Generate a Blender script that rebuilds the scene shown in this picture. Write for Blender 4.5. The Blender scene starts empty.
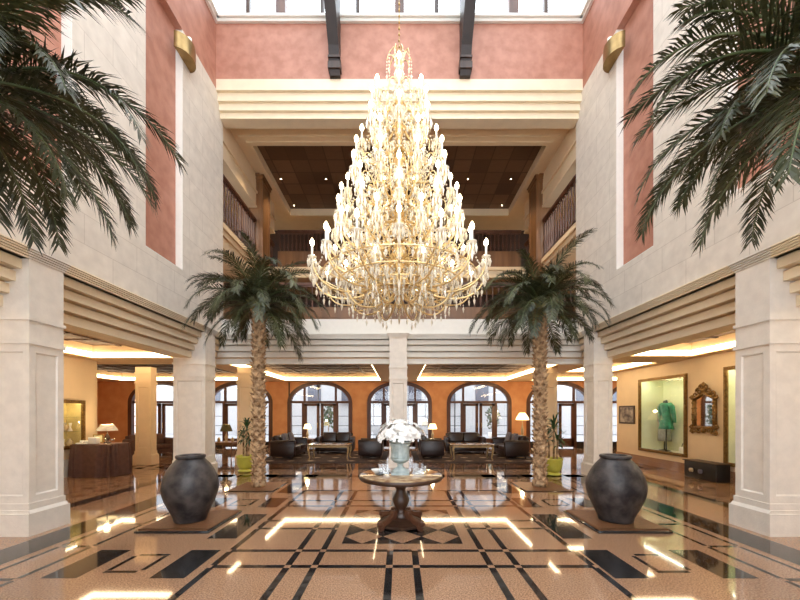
import bpy, math, random
from mathutils import Vector, Matrix, noise
R = random.Random(7)
PI = math.pi
sc = bpy.context.scene
COL = sc.collection
F, CX, CY, EYE = 348.0, 399.5, 413.0, 1.65

# ------------------------------------------------------------------ materials
M = {}
def _nodes(name):
    m = bpy.data.materials.new(name); m.use_nodes = True
    nt = m.node_tree; b = nt.nodes['Principled BSDF']
    M[name] = m
    return m, nt, b
def mat(name, col, rough=.5, metal=0., var=.0, scale=8., bump=0., bscale=60., col2=None, spec=None, emit=None, estr=0., stretch=None, coat=0.):
    """plain principled colour, mottled by procedural noise"""
    m, nt, b = _nodes(name)
    b.inputs['Roughness'].default_value = rough
    b.inputs['Metallic'].default_value = metal
    b.inputs['Base Color'].default_value = (*col, 1)
    if spec is not None: b.inputs['Specular IOR Level'].default_value = spec
    if coat:
        b.inputs['Coat Weight'].default_value = coat; b.inputs['Coat Roughness'].default_value = .05
    L = nt.links.new
    if var or col2 or bump:
        tc = nt.nodes.new('ShaderNodeTexCoord'); mp = nt.nodes.new('ShaderNodeMapping')
        L(tc.outputs['Object'], mp.inputs['Vector'])
        if stretch: mp.inputs['Scale'].default_value = stretch
    if var or col2:
        n = nt.nodes.new('ShaderNodeTexNoise'); n.inputs['Scale'].default_value = scale; n.inputs['Detail'].default_value = 6
        L(mp.outputs[0], n.inputs['Vector'])
        r = nt.nodes.new('ShaderNodeValToRGB')
        c2 = col2 or tuple(c * (1 - var) for c in col)
        r.color_ramp.elements[0].position = .35; r.color_ramp.elements[1].position = .65
        r.color_ramp.elements[0].color = (*c2, 1); r.color_ramp.elements[1].color = (*col, 1)
        L(n.outputs['Fac'], r.inputs['Fac']); L(r.outputs['Color'], b.inputs['Base Color'])
    if bump:
        n2 = nt.nodes.new('ShaderNodeTexNoise'); n2.inputs['Scale'].default_value = bscale; n2.inputs['Detail'].default_value = 4
        L(mp.outputs[0], n2.inputs['Vector'])
        bp = nt.nodes.new('ShaderNodeBump'); bp.inputs['Strength'].default_value = bump; bp.inputs['Distance'].default_value = .02
        L(n2.outputs['Fac'], bp.inputs['Height']); L(bp.outputs[0], b.inputs['Normal'])
    if emit:
        b.inputs['Emission Color'].default_value = (*emit, 1); b.inputs['Emission Strength'].default_value = estr
    return m
def blocks(name, col, mortar, plane, bw=1.1, bh=.48, msize=.006, rough=.6, c2=None, bump=.15):
    """stone blocks with fine joints; plane 'yz', 'xz' or 'xy'"""
    m, nt, b = _nodes(name); L = nt.links.new
    b.inputs['Roughness'].default_value = rough
    tc = nt.nodes.new('ShaderNodeTexCoord'); sp = nt.nodes.new('ShaderNodeSeparateXYZ'); cb = nt.nodes.new('ShaderNodeCombineXYZ')
    L(tc.outputs['Object'], sp.inputs[0])
    L(sp.outputs['XYZ'.index(plane[0].upper())], cb.inputs[0]); L(sp.outputs['XYZ'.index(plane[1].upper())], cb.inputs[1])
    br = nt.nodes.new('ShaderNodeTexBrick'); L(cb.outputs[0], br.inputs['Vector'])
    br.inputs['Scale'].default_value = 1.; br.inputs['Brick Width'].default_value = bw; br.inputs['Row Height'].default_value = bh
    br.inputs['Mortar Size'].default_value = msize
    c2 = c2 or tuple(c * .94 for c in col)
    br.inputs['Color1'].default_value = (*col, 1); br.inputs['Color2'].default_value = (*c2, 1); br.inputs['Mortar'].default_value = (*mortar, 1)
    n = nt.nodes.new('ShaderNodeTexNoise'); n.inputs['Scale'].default_value = 5; n.inputs['Detail'].default_value = 8
    L(tc.outputs['Object'], n.inputs['Vector'])
    r = nt.nodes.new('ShaderNodeValToRGB'); r.color_ramp.elements[0].color = (.86, .85, .84, 1); r.color_ramp.elements[1].color = (1, 1, 1, 1)
    r.color_ramp.elements[0].position = .3; r.color_ramp.elements[1].position = .7
    L(n.outputs['Fac'], r.inputs['Fac'])
    mx = nt.nodes.new('ShaderNodeMix'); mx.data_type = 'RGBA'; mx.blend_type = 'MULTIPLY'; mx.inputs['Factor'].default_value = 1
    L(br.outputs['Color'], mx.inputs['A']); L(r.outputs['Color'], mx.inputs['B']); L(mx.outputs['Result'], b.inputs['Base Color'])
    bp = nt.nodes.new('ShaderNodeBump'); bp.inputs['Strength'].default_value = bump; bp.inputs['Distance'].default_value = .01
    L(n.outputs['Fac'], bp.inputs['Height']); L(bp.outputs[0], b.inputs['Normal'])
    return m
def granite(name, a, c, rough, scale=170.):
    m, nt, b = _nodes(name); L = nt.links.new
    b.inputs['Roughness'].default_value = rough
    b.inputs['Specular IOR Level'].default_value = .5
    b.inputs['Coat Weight'].default_value = .3; b.inputs['Coat Roughness'].default_value = .03
    tc = nt.nodes.new('ShaderNodeTexCoord')
    n = nt.nodes.new('ShaderNodeTexNoise'); n.inputs['Scale'].default_value = scale; n.inputs['Detail'].default_value = 3
    n2 = nt.nodes.new('ShaderNodeTexNoise'); n2.inputs['Scale'].default_value = 1.7; n2.inputs['Detail'].default_value = 5
    L(tc.outputs['Object'], n.inputs['Vector']); L(tc.outputs['Object'], n2.inputs['Vector'])
    r = nt.nodes.new('ShaderNodeValToRGB'); r.color_ramp.elements[0].color = (*a, 1); r.color_ramp.elements[1].color = (*c, 1)
    r.color_ramp.elements[0].position = .36; r.color_ramp.elements[1].position = .64
    L(n.outputs['Fac'], r.inputs['Fac'])
    r2 = nt.nodes.new('ShaderNodeValToRGB'); r2.color_ramp.elements[0].color = (.82, .8, .78, 1); r2.color_ramp.elements[1].color = (1, 1, 1, 1)
    L(n2.outputs['Fac'], r2.inputs['Fac'])
    mx = nt.nodes.new('ShaderNodeMix'); mx.data_type = 'RGBA'; mx.blend_type = 'MULTIPLY'; mx.inputs['Factor'].default_value = 1
    L(r.outputs['Color'], mx.inputs['A']); L(r2.outputs['Color'], mx.inputs['B']); L(mx.outputs['Result'], b.inputs['Base Color'])
    return m
def checkwood(name, a, c, size, plane='xy', rough=.45):
    """dark wood laid in square panels of alternating tone"""
    m, nt, b = _nodes(name); L = nt.links.new
    b.inputs['Roughness'].default_value = rough
    tc = nt.nodes.new('ShaderNodeTexCoord')
    br = nt.nodes.new('ShaderNodeTexBrick'); br.offset = 0; br.inputs['Scale'].default_value = 1
    br.inputs['Brick Width'].default_value = size; br.inputs['Row Height'].default_value = size; br.inputs['Mortar Size'].default_value = .02
    br.inputs['Color1'].default_value = (*a, 1); br.inputs['Color2'].default_value = (*c, 1); br.inputs['Mortar'].default_value = (*(x * .35 for x in a), 1)
    L(tc.outputs['Object'], br.inputs['Vector'])
    n = nt.nodes.new('ShaderNodeTexNoise'); n.inputs['Scale'].default_value = 6; n.inputs['Detail'].default_value = 8
    mp = nt.nodes.new('ShaderNodeMapping'); mp.inputs['Scale'].default_value = (1, 9, 1); L(tc.outputs['Object'], mp.inputs[0]); L(mp.outputs[0], n.inputs['Vector'])
    r = nt.nodes.new('ShaderNodeValToRGB'); r.color_ramp.elements[0].color = (.6, .6, .6, 1); r.color_ramp.elements[1].color = (1.2, 1.2, 1.2, 1)
    L(n.outputs['Fac'], r.inputs['Fac'])
    mx = nt.nodes.new('ShaderNodeMix'); mx.data_type = 'RGBA'; mx.blend_type = 'MULTIPLY'; mx.inputs['Factor'].default_value = 1
    L(br.outputs['Color'], mx.inputs['A']); L(r.outputs['Color'], mx.inputs['B']); L(mx.outputs['Result'], b.inputs['Base Color'])
    return m
def glassmat(name, tint=(1, 1, 1), gl=.08):
    m = bpy.data.materials.new(name); m.use_nodes = True; nt = m.node_tree; nt.nodes.clear(); L = nt.links.new
    o = nt.nodes.new('ShaderNodeOutputMaterial'); t = nt.nodes.new('ShaderNodeBsdfTransparent'); g = nt.nodes.new('ShaderNodeBsdfGlossy'); mx = nt.nodes.new('ShaderNodeMixShader')
    t.inputs[0].default_value = (*tint, 1); g.inputs['Roughness'].default_value = .03; mx.inputs[0].default_value = gl
    L(t.outputs[0], mx.inputs[1]); L(g.outputs[0], mx.inputs[2]); L(mx.outputs[0], o.inputs[0]); M[name] = m
    return m
def emis(name, col, s):
    m = bpy.data.materials.new(name); m.use_nodes = True; nt = m.node_tree; nt.nodes.clear()
    o = nt.nodes.new('ShaderNodeOutputMaterial'); e = nt.nodes.new('ShaderNodeEmission'); e.inputs[0].default_value = (*col, 1); e.inputs[1].default_value = s
    nt.links.new(e.outputs[0], o.inputs[0]); M[name] = m
    return m

STONE = (.80, .72, .62)
blocks('stone_yz', STONE, (.62, .54, .45), 'yz')
blocks('stone_xz', STONE, (.58, .50, .41), 'xz')
mat('stone', (.80, .73, .64), .55, var=.09, scale=7, bump=.12, bscale=40)
mat('beam_stone_warmlit', (.84, .71, .51), .5, var=.06, scale=4)  # cream stone with the arcades' warm light put into its colour
mat('plaster_cream', (.76, .59, .38), .7, var=.05, scale=3)
mat('plaster_warm', (.72, .52, .31), .75, var=.07, scale=3)
mat('terracotta', (.51, .24, .165), .6, col2=(.40, .17, .11), scale=3.5, bump=.08, bscale=25)
mat('terracotta_lobby', (.74, .36, .155), .65, col2=(.66, .29, .115), scale=3, bump=.05)
mat('wood_dark', (.055, .024, .012), .42, var=.45, scale=5, stretch=(1, 1, .15))
mat('wood_black', (.022, .010, .006), .5, var=.3, scale=5)
mat('wood_red', (.115, .042, .020), .4, var=.4, scale=5, stretch=(1, 1, .2))
mat('wood_mid', (.21, .095, .035), .42, var=.35, scale=6, stretch=(1, 1, .15))
checkwood('wood_ceiling', (.20, .105, .055), (.085, .042, .022), .62)
checkwood('wood_coffer', (.10, .048, .024), (.055, .026, .014), .55, rough=.75)
granite('floor_tan', (.23, .125, .07), (.52, .31, .185), .06, 70.)
granite('floor_black', (.008, .008, .009), (.03, .029, .03), .06, 240)
granite('floor_brown', (.17, .075, .035), (.28, .13, .06), .08)
mat('grate_bronze', (.30, .14, .065), .42, metal=.25, var=.3, scale=20)
mat('gold', (.55, .36, .12), .35, metal=.85, var=.35, scale=30)
mat('gilt_old', (.30, .17, .055), .4, metal=.7, var=.5, scale=25)
mat('brass_pale', (.86, .66, .34), .28, metal=.75)
mat('crystal', (.80, .72, .57), .08, spec=.9)
mat('candle', (.95, .9, .78), .4)
emis('bulb', (1, .82, .52), 21)
emis('cove', (1, .77, .47), 15)
emis('spot_glow', (1, .85, .6), 22)
emis('case_glow', (1, .90, .58), 22)
emis('case_glow_green', (.95, 1, .72), 24)
emis('shade_glow', (1, .74, .36), 3.2)
glassmat('pane')
glassmat('case_glass', (1, 1, 1), .025)
glassmat('acrylic', (.93, .96, .97), .16)
mat('urn_black', (.014, .013, .015), .4, col2=(.075, .064, .06), scale=5.5, spec=.3, bump=.25, bscale=18)
mat('leaf', (.022, .030, .011), .42, col2=(.080, .080, .032), scale=3, spec=.45)
mat('leaf_light', (.055, .085, .03), .38, col2=(.12, .13, .05), scale=3)
mat('leaf_pale', (.33, .31, .13), .5, var=.2)
mat('leaf_plant', (.04, .10, .03), .4, var=.4, scale=12)
mat('trunk_bark', (.62, .42, .24), .8, col2=(.17, .09, .04), scale=11, bump=.3, bscale=50)
mat('pot_lime', (.56, .52, .075), .3, var=.1, coat=.3)
mat('leather', (.030, .014, .011), .32, var=.3, scale=15, bump=.06, bscale=120)
mat('cushion_grey', (.15, .14, .18), .8, var=.2, scale=20)
mat('fabric_brown', (.11, .048, .032), .8, var=.25, scale=10)
mat('rug', (.12, .06, .035), .95, col2=(.035, .022, .02), scale=9)
mat('rug_border', (.03, .018, .016), .95, var=.2)
mat('table_gold', (.50, .33, .15), .4, metal=.3, var=.25, scale=12)
mat('marble_top', (.50, .36, .20), .16, col2=(.24, .13, .07), scale=9, coat=.4)
mat('vase_blue', (.46, .53, .52), .45, col2=(.30, .37, .37), scale=14)
mat('petal_white', (.84, .83, .80), .6)
mat('white', (.82, .80, .76), .5, var=.03)
mat('white_paint', (.80, .77, .70), .5, var=.04)
mat('black_metal', (.012, .011, .011), .35)
mat('mirror', (.82, .80, .75), .03, metal=1.)
mat('case_back', (.80, .80, .56), .7, var=.05)
mat('case_back_yellow', (.72, .58, .26), .7, var=.08)
mat('dress_green', (.03, .30, .17), .45, var=.4, scale=10)
mat('dress_grey', (.42, .46, .40), .6, var=.25, scale=16)
mat('picture_art', (.42, .36, .30), .6, col2=(.07, .055, .06), scale=5)
mat('lamp_base', (.55, .42, .25), .35, var=.2)
mat('lamp_dark_shade', (.10, .085, .03), .7, var=.2)
mat('shade_white', (.90, .86, .76), .7)
mat('sconce_bronze', (.36, .235, .095), .32, metal=.85, var=.25, scale=6)
mat('paving', (.34, .34, .35), .8, var=.15, scale=3)
mat('facade', (.40, .40, .41), .8, var=.06)
mat('facade_glass', (.08, .09, .12), .2)
mat('facade_red', (.35, .13, .11), .8, var=.2)
mat('tree_green', (.05, .09, .04), .7, var=.5)

# ------------------------------------------------------------------ mesh builder
class MB:
    def __init__(s): s.v = []; s.f = []; s.m = []; s.sm = []
    def add(s, vs, fs, mi=0, smooth=False):
        o = len(s.v); s.v += [tuple(v) for v in vs]
        for f in fs: s.f.append(tuple(i + o for i in f)); s.m.append(mi); s.sm.append(smooth)
        return s
    def box(s, x0, x1, y0, y1, z0, z1, mi=0):
        if x0 > x1: x0, x1 = x1, x0
        if y0 > y1: y0, y1 = y1, y0
        if z0 > z1: z0, z1 = z1, z0
        return s.add([(x0, y0, z0), (x1, y0, z0), (x1, y1, z0), (x0, y1, z0), (x0, y0, z1), (x1, y0, z1), (x1, y1, z1), (x0, y1, z1)],
                     [(0, 3, 2, 1), (4, 5, 6, 7), (0, 1, 5, 4), (1, 2, 6, 5), (2, 3, 7, 6), (3, 0, 4, 7)], mi)
    def quad(s, a, b, c, d, mi=0): return s.add([a, b, c, d], [(0, 1, 2, 3)], mi)
    def tube(s, pts, r, n=6, mi=0, caps=True, smooth=True):
        pts = [Vector(p) for p in pts]; vs = []; k = len(pts)
        up = Vector((0, 0, 1))
        t0 = (pts[1] - pts[0]).normalized()
        a = t0.cross(up if abs(t0.z) < .95 else Vector((1, 0, 0))).normalized()
        for i, p in enumerate(pts):
            t = (pts[min(i + 1, k - 1)] - pts[max(i - 1, 0)])
            t = t.normalized() if t.length > 1e-9 else t0
            a = (a - t * a.dot(t))
            a = a.normalized() if a.length > 1e-6 else t.orthogonal().normalized()
            b = t.cross(a); rr = r[i] if isinstance(r, (list, tuple)) else r
            for j in range(n):
                w = 2 * PI * j / n; vs.append(p + (a * math.cos(w) + b * math.sin(w)) * rr)
        fs = [(i * n + j, i * n + (j + 1) % n, (i + 1) * n + (j + 1) % n, (i + 1) * n + j) for i in range(k - 1) for j in range(n)]
        if caps: fs += [tuple(range(n))[::-1], tuple((k - 1) * n + j for j in range(n))]
        return s.add(vs, fs, mi, smooth)
    def lathe(s, prof, c=(0, 0, 0), n=24, mi=0, smooth=True, sx=1, sy=1, flute=0, fa=0.):
        vs = []
        for (r, z) in prof:
            for j in range(n):
                w = 2 * PI * j / n; rr = r * (1 + (fa * math.cos(flute * w) if flute else 0))
                vs.append((c[0] + rr * math.cos(w) * sx, c[1] + rr * math.sin(w) * sy, c[2] + z))
        k = len(prof)
        fs = [(i * n + j, i * n + (j + 1) % n, (i + 1) * n + (j + 1) % n, (i + 1) * n + j) for i in range(k - 1) for j in range(n)]
        if prof[0][0] > 1e-4: fs.append(tuple(range(n))[::-1])
        if prof[-1][0] > 1e-4: fs.append(tuple((k - 1) * n + j for j in range(n)))
        return s.add(vs, fs, mi, smooth)
    def octa(s, c, rx, rz, mi=0):
        x, y, z = c
        return s.add([(x + rx, y, z), (x, y + rx, z), (x - rx, y, z), (x, y - rx, z), (x, y, z + rz * .6), (x, y, z - rz)],
                     [(0, 1, 4), (1, 2, 4), (2, 3, 4), (3, 0, 4), (1, 0, 5), (2, 1, 5), (3, 2, 5), (0, 3, 5)], mi)
    def ball(s, c, r, mi=0, n=10, rz=None):
        rz = rz or r
        return s.lathe([(r * math.sin(PI * i / (n // 2 + 1)) if 0 < i <= n // 2 else 0.0, -rz * math.cos(PI * i / (n // 2 + 1))) for i in range(n // 2 + 2)], c, n, mi)
    def prism(s, poly, a, b, axis='x', mi=0):
        """poly of 2-D points swept from a to b along an axis"""
        def P(p, t): return {'x': (t, p[0], p[1]), 'y': (p[0], t, p[1]), 'z': (p[0], p[1], t)}[axis]
        n = len(poly); vs = [P(p, a) for p in poly] + [P(p, b) for p in poly]
        return s.add(vs, [tuple(range(n)), tuple(range(2 * n - 1, n - 1, -1))] + [(i, i + n, (i + 1) % n + n, (i + 1) % n) for i in range(n)], mi)
    def build(s, name, mats, parent=None, bevel=0., seg=2, loc=None, rot=None, subsurf=0):
        me = bpy.data.meshes.new(name); me.from_pydata(s.v, [], s.f)
        if not isinstance(mats, (list, tuple)): mats = [mats]
        for m in mats: me.materials.append(M[m])
        me.polygons.foreach_set('material_index', s.m); me.polygons.foreach_set('use_smooth', s.sm)
        me.update()
        import bmesh
        bm = bmesh.new(); bm.from_mesh(me); bmesh.ops.recalc_face_normals(bm, faces=bm.faces); bm.to_mesh(me); bm.free()
        o = bpy.data.objects.new(name, me); COL.objects.link(o)
        if parent: o.parent = parent
        if loc: o.location = loc
        if rot: o.rotation_euler = rot
        if bevel:
            b = o.modifiers.new('bevel', 'BEVEL'); b.width = bevel; b.segments = seg; b.limit_method = 'ANGLE'; b.angle_limit = .6
            for p in me.polygons: p.use_smooth = True
        if subsurf:
            q = o.modifiers.new('sub', 'SUBSURF'); q.levels = subsurf; q.render_levels = subsurf
        return o
def tag(o, label=None, cat=None, group=None, kind=None):
    if label: o['label'] = label
    if cat: o['category'] = cat
    if group: o['group'] = group
    if kind: o['kind'] = kind
    return o
def thing(name, label, cat, loc=(0, 0, 0), rz=0., group=None):
    o = bpy.data.objects.new(name, None); COL.objects.link(o); o.empty_display_size = .1
    o.location = loc; o.rotation_euler = (0, 0, rz)
    return tag(o, label, cat, group)
KIDS = {}
def copy_tree(o, loc=None, rz=None, label=None, parent=None, group=None):
    c = o.copy(); COL.objects.link(c); c.parent = parent
    if loc: c.location = loc
    if rz is not None: c.rotation_euler = (0, 0, rz)
    if label: c['label'] = label
    if group: c['group'] = group
    for ch in [k for k in bpy.data.objects if k.parent == o]: copy_tree(ch, parent=c)
    return c
def copy_part(o, parent, rot=None, loc=None, scale=None):
    c = o.copy(); COL.objects.link(c); c.parent = parent
    if rot: c.rotation_euler = rot
    if loc: c.location = loc
    if scale: c.scale = scale
    return c
def struct(mb, name, mats, parent=None, **k):
    o = mb.build(name, mats, parent, **k)
    if not parent: o['kind'] = 'structure'
    return o
def sempty(name, loc=(0, 0, 0)):
    o = bpy.data.objects.new(name, None); COL.objects.link(o); o.location = loc; o['kind'] = 'structure'; o.empty_display_size = .1
    return o
def at(x, y, Y): return Vector(((x - CX) / F * Y, Y, EYE + (CY - y) / F * Y))

# ------------------------------------------------------------------ camera, world
cam = bpy.data.cameras.new('camera'); co = bpy.data.objects.new('camera', cam); COL.objects.link(co)
cam.sensor_width = 36; cam.lens = F / 800 * 36; cam.shift_y = (CY - 300) / 800; cam.shift_x = (400 - CX) / 800; cam.clip_end = 200; cam.clip_start = .05
co.location = (0, 0, EYE); co.rotation_euler = (PI / 2, 0, 0); sc.camera = co
w = bpy.data.worlds.new('sky'); sc.world = w; w.use_nodes = True
bg = w.node_tree.nodes['Background']; bg.inputs[0].default_value = (.86, .93, 1, 1); bg.inputs[1].default_value = 5.0
sc.view_settings.view_transform = 'Standard'; sc.view_settings.look = 'None'; sc.view_settings.gamma = 1; sc.view_settings.use_curve_mapping = False
sc.view_settings.exposure = 0.22
sc.cycles.use_denoising = True
try: sc.cycles.denoiser = 'OPENIMAGEDENOISE'
except Exception: pass
sc.cycles.max_bounces = 10; sc.cycles.diffuse_bounces = 6; sc.cycles.glossy_bounces = 5; sc.cycles.transparent_max_bounces = 12
sc.cycles.sample_clamp_indirect = 8; sc.cycles.caustics_reflective = False; sc.cycles.caustics_refractive = False
sc.cycles.use_light_tree = True

# ================================================================== THE SETTING
XI = 4.98                     # inner face of the atrium walls
YF = 9.75                     # far atrium wall
ZC = 3.12                     # arcade ceiling
XL, XR = -8.6, 7.9            # aisle walls
YB = 16.4                     # lobby back wall
# ---- floor with inlaid pattern (one mesh)
fl = MB()
fl.quad((-14.4, -3.2, 0), (13.4, -3.2, 0), (13.4, 18, 0), (-14.4, 18, 0), 0)
H = .0015
def ink(x0, x1, y0, y1, mi=1, z=H): fl.quad((x0, y0, z), (x1, y0, z), (x1, y1, z), (x0, y1, z), mi)
def seg_lines_x(y, t, x0, x1, breaks):             # a transverse line with pale squares where it crosses others
    xs = sorted(b for b in breaks if x0 < b < x1); cur = x0
    for b in xs: ink(cur, b - t / 2, y - t / 2, y + t / 2); cur = b + t / 2
    ink(cur, x1, y - t / 2, y + t / 2)
def seg_lines_y(x, t, y0, y1, breaks):
    ys = sorted(b for b in breaks if y0 < b < y1); cur = y0
    for b in ys: ink(x - t / 2, x + t / 2, cur, b - t / 2); cur = b + t / 2
    ink(x - t / 2, x + t / 2, cur, y1)
fx = .035; yc = 5.15; t = .072
xs_out = [fx - 2.05, fx + 2.05]
xs_dbl = [fx - 1.24, fx - .95, fx + .95, fx + 1.24]
xs_mid = [fx - .146, fx + .146]
ys_out = [2.9, 7.4]
ys_dbl = [3.74, 4.17, 6.17, 6.55]
ys_mid = [4.97, 5.33]
for x in xs_out: seg_lines_y(x, t, 0.4, 7.4, ys_out + ys_dbl + ys_mid)
for x in xs_dbl: seg_lines_y(x, t, 0.4, 7.4, ys_out + ys_dbl + ys_mid)
for x in xs_mid:
    seg_lines_y(x, t, 0.4, 4.17, ys_out + ys_dbl); seg_lines_y(x, t, 6.17, 7.4, ys_dbl)
for y in ys_out: seg_lines_x(y, t, fx - 2.05, fx + 2.05, xs_out + xs_dbl + xs_mid)
for y in ys_dbl: seg_lines_x(y, t, fx - 2.05, fx + 2.05, xs_out + xs_dbl + xs_mid)
for y in ys_mid:
    seg_lines_x(y, t, fx - 2.05, fx - .95, xs_out + xs_dbl); seg_lines_x(y, t, fx + .95, fx + 2.05, xs_out + xs_dbl)
# central square of black with nine tan lozenges
ink(fx - .765, fx + .765, 4.39, 5.91)
for i in range(3):
    for j in range(3):
        cx, cy, h = fx - .51 + .51 * i, 4.643 + .507 * j, .25
        fl.quad((cx - h, cy, 2 * H), (cx, cy - h, 2 * H), (cx + h, cy, 2 * H), (cx, cy + h, 2 * H), 0)
def outline(x0, x1, y0, y1, t=.05, g=.06):
    ink(x0, x1 - g, y0, y0 + t); ink(x0 + g, x1, y1 - t, y1); ink(x0, x0 + t, y0 + g, y1 - g); ink(x1 - t, x1, y0 + g, y1 - g)
for s in (-1, 1):
    X = lambda a, b: (fx * 0 + min(s * a, s * b), max(s * a, s * b))
    for yy, hh in ((1.2, .35), (2.45, .35), (3.83, .36), (6.42, .34), (9.0, .34)):
        a, b = X(2.15, 2.5); ink(a, b, yy - hh, yy + hh)
        a, b = X(3.23, 3.585); ink(a, b, yy - hh, yy + hh)
        a, b = X(2.67, 3.07); outline(a, b, yy - .24, yy + .24)
    for yy in (5.12, 7.7):
        a, b = X(2.15, 2.53); ink(a, b, yy - .55, yy + .55)
    for x in (3.8, 4.19):                          # ladder border beside the columns
        seg_lines_y(s * x, .055, -1, 9.6, [k * .86 for k in range(0, 12)])
    for k in range(0, 12):
        a, b = X(3.83, 4.16); ink(a, b, k * .86 - .028, k * .86 + .028)
    a, b = X(4.33, 4.80); ink(a, b, -3, 9.3, 1)
    a, b = X(5.72, 6.0); ink(a, b, -3, 10.2, 1)
    for i in range(5):                             # rows of small dark tiles in the aisle
        for k in range(30):
            x = 6.25 + i * .46; 
            if (s < 0 and x < 8.3) or (s > 0 and x < 7.6):
                a, b = X(x, x + .23); yy = -1 + k * .46 + (.23 if i % 2 else 0); ink(a, b, yy, yy + .23, 2)
ink(-4.8, 4.8, 8.95, 9.3, 1); ink(-14, 13, 10.2, 10.5, 1); ink(-14, 13, 11.1, 11.25, 1)
ink(-14, 13, 10.5, 11.1, 2)
floor = struct(fl, 'floor', ['floor_tan', 'floor_black', 'floor_brown'])

# ---- left and right upper walls with recessed terracotta panels
REC = [(6.82, 8.0), (4.12, 5.3), (1.42, 2.6), (-1.3, -.1)]
def upper_wall(side):
    s = -1 if side == 'left' else 1
    mb = MB(); xo = s * 5.75; xi = s * XI; xb = s * 5.14
    z0, z1, zt = 3.88, 4.92, 10.45
    mb.box(xi, xo, -3.2, 9.82, z0, z1, 0)
    cur = 9.82
    for a, b in sorted(REC, reverse=True):
        mb.box(xi, xo, b, cur, z1, zt, 0); cur = a
        mb.box(xb, xo, a, b, z1, zt, 1)
        for q, y in enumerate((a, b)):               # pale plaster lining of the recess
            mb.box(xi + s * .004, xb, y - .012 * (1 if q else 0), y + .012 * (0 if q else 1), z1, zt, 2)
        mb.box(xi + s * .004, xb, a, b, z1, z1 + .02, 2)
        # raised fillet round the recess on the wall face
    mb.box(xi, xo, -3.2, cur, z1, zt, 0)
    mb.box(xi, xo, -3.2, 9.82, zt, 12.22, 1)         # terracotta band over the stone
    return struct(mb, 'wall_' + side, ['stone_yz', 'terracotta', 'white_paint'])
upper_wall('left'); upper_wall('right')

# ---- far wall: terracotta over a stepped stone beam (the gallery opening is below it)
mb = MB()
mb.box(-5.75, 5.75, 9.45, 9.9, 10.72, 12.22, 0)
for i, (z0, z1, y) in enumerate(((10.42, 10.72, 9.45), (10.36, 10.42, 9.53), (10.19, 10.36, 9.52), (10.13, 10.19, 9.60), (9.99, 10.13, 9.59), (9.94, 9.99, 9.67), (9.82, 9.94, 9.66))):
    mb.box(-5.0, 5.0, y, 10.0, z0, z1, 1)
struct(mb, 'wall_far', ['terracotta', 'beam_stone_warmlit'])

# ---- stepped arcade beams with a reeded cornice on top
def stepped(mb, P):
    """P(d, z) -> a box maker: d is how far the band stands back from the column face"""
    for z0, z1, d in ((3.08, 3.225, .35), (3.225, 3.26, .43), (3.26, 3.39, .265), (3.39, 3.425, .345), (3.425, 3.555, .18), (3.555, 3.59, .26), (3.59, 3.71, .095), (3.71, 3.73, .11)):
        P(d, z0, z1)
    for k in range(5): P(-.005 - .012 * k, 3.73 + .03 * k, 3.73 + .03 * k + .022)
    P(.03, 3.73, 3.88)
for side in ('left', 'right'):
    s = -1 if side == 'left' else 1
    mb = MB()
    stepped(mb, lambda d, z0, z1: mb.box(s * (XI + d), s * 5.75, -3.2, 9.75 + max(d, 0) , z0, z1))
    struct(mb, 'trim_' + ('1' if s < 0 else '2'), 'beam_stone_warmlit')
mb = MB()
stepped(mb, lambda d, z0, z1: mb.box(-5.7, 5.7, YF + d, 10.3, z0, z1))
mb.box(-5.7, 5.7, YF, 10.3, 3.88, 4.28)
struct(mb, 'trim_3', 'white_paint')

# ---- clerestory: sill, posts, mullions, panes
mb = MB()
for (a, b, c, d) in ((-5.0, 5.0, 9.38, 9.9), ):
    mb.box(a, b, c, d, 12.22, 12.30); mb.box(a, b, c - .06, d, 12.30, 12.37)
for s in (-1, 1):
    mb.box(s * 4.91, s * 5.75, -3.2, 9.38, 12.22, 12.30); mb.box(s * 4.85, s * 5.75, -3.2, 9.38, 12.30, 12.37)
struct(mb, 'trim_4', 'white_paint')
def clerestory(idx, posts, mull, a, b, y, axis):
    root = sempty('window_%d' % idx)
    fr = MB(); mu = MB(); pn = MB()
    def bx(m, p, q, dep):
        if axis == 'x': m.box(p, q, y, y + dep, 12.37, 14.0)
        else: m.box(y, y + dep, p, q, 12.37, 14.0)
    for p in posts: bx(fr, p - .13, p + .13, .22 if axis == 'x' else math.copysign(.22, y))
    for p in mull: bx(mu, p - .05, p + .05, .12 if axis == 'x' else math.copysign(.12, y))
    if axis == 'x': pn.box(a, b, y + .08, y + .09, 12.37, 14.0); fr.box(a, b, y, y + .2, 13.86, 14.0); mu.box(a, b, y, y + .1, 12.37, 12.42)
    else:
        s = math.copysign(1, y); pn.box(y + s * .08, y + s * .09, a, b, 12.37, 14.0); fr.box(y, y + s * .2, a, b, 13.86, 14.0)
    fr.build('frame', 'wood_red', root); mu.build('mullion', 'wood_dark', root); pn.build('pane', 'pane', root)
clerestory(1, [-3.27, 0, 3.14], [-4.17, -2.13, -1.15, 1.02, 1.97, 4.03], -4.95, 4.95, 9.55, 'x')
for i, s in ((2, -1), (3, 1)):
    clerestory(i, [8.2, 5.6, 3.0, .4, -2.2], [7.3, 6.5, 4.7, 3.9, 2.1, 1.3, -.5, -1.3], -3.1, 9.5, s * 5.1, 'y')

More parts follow.
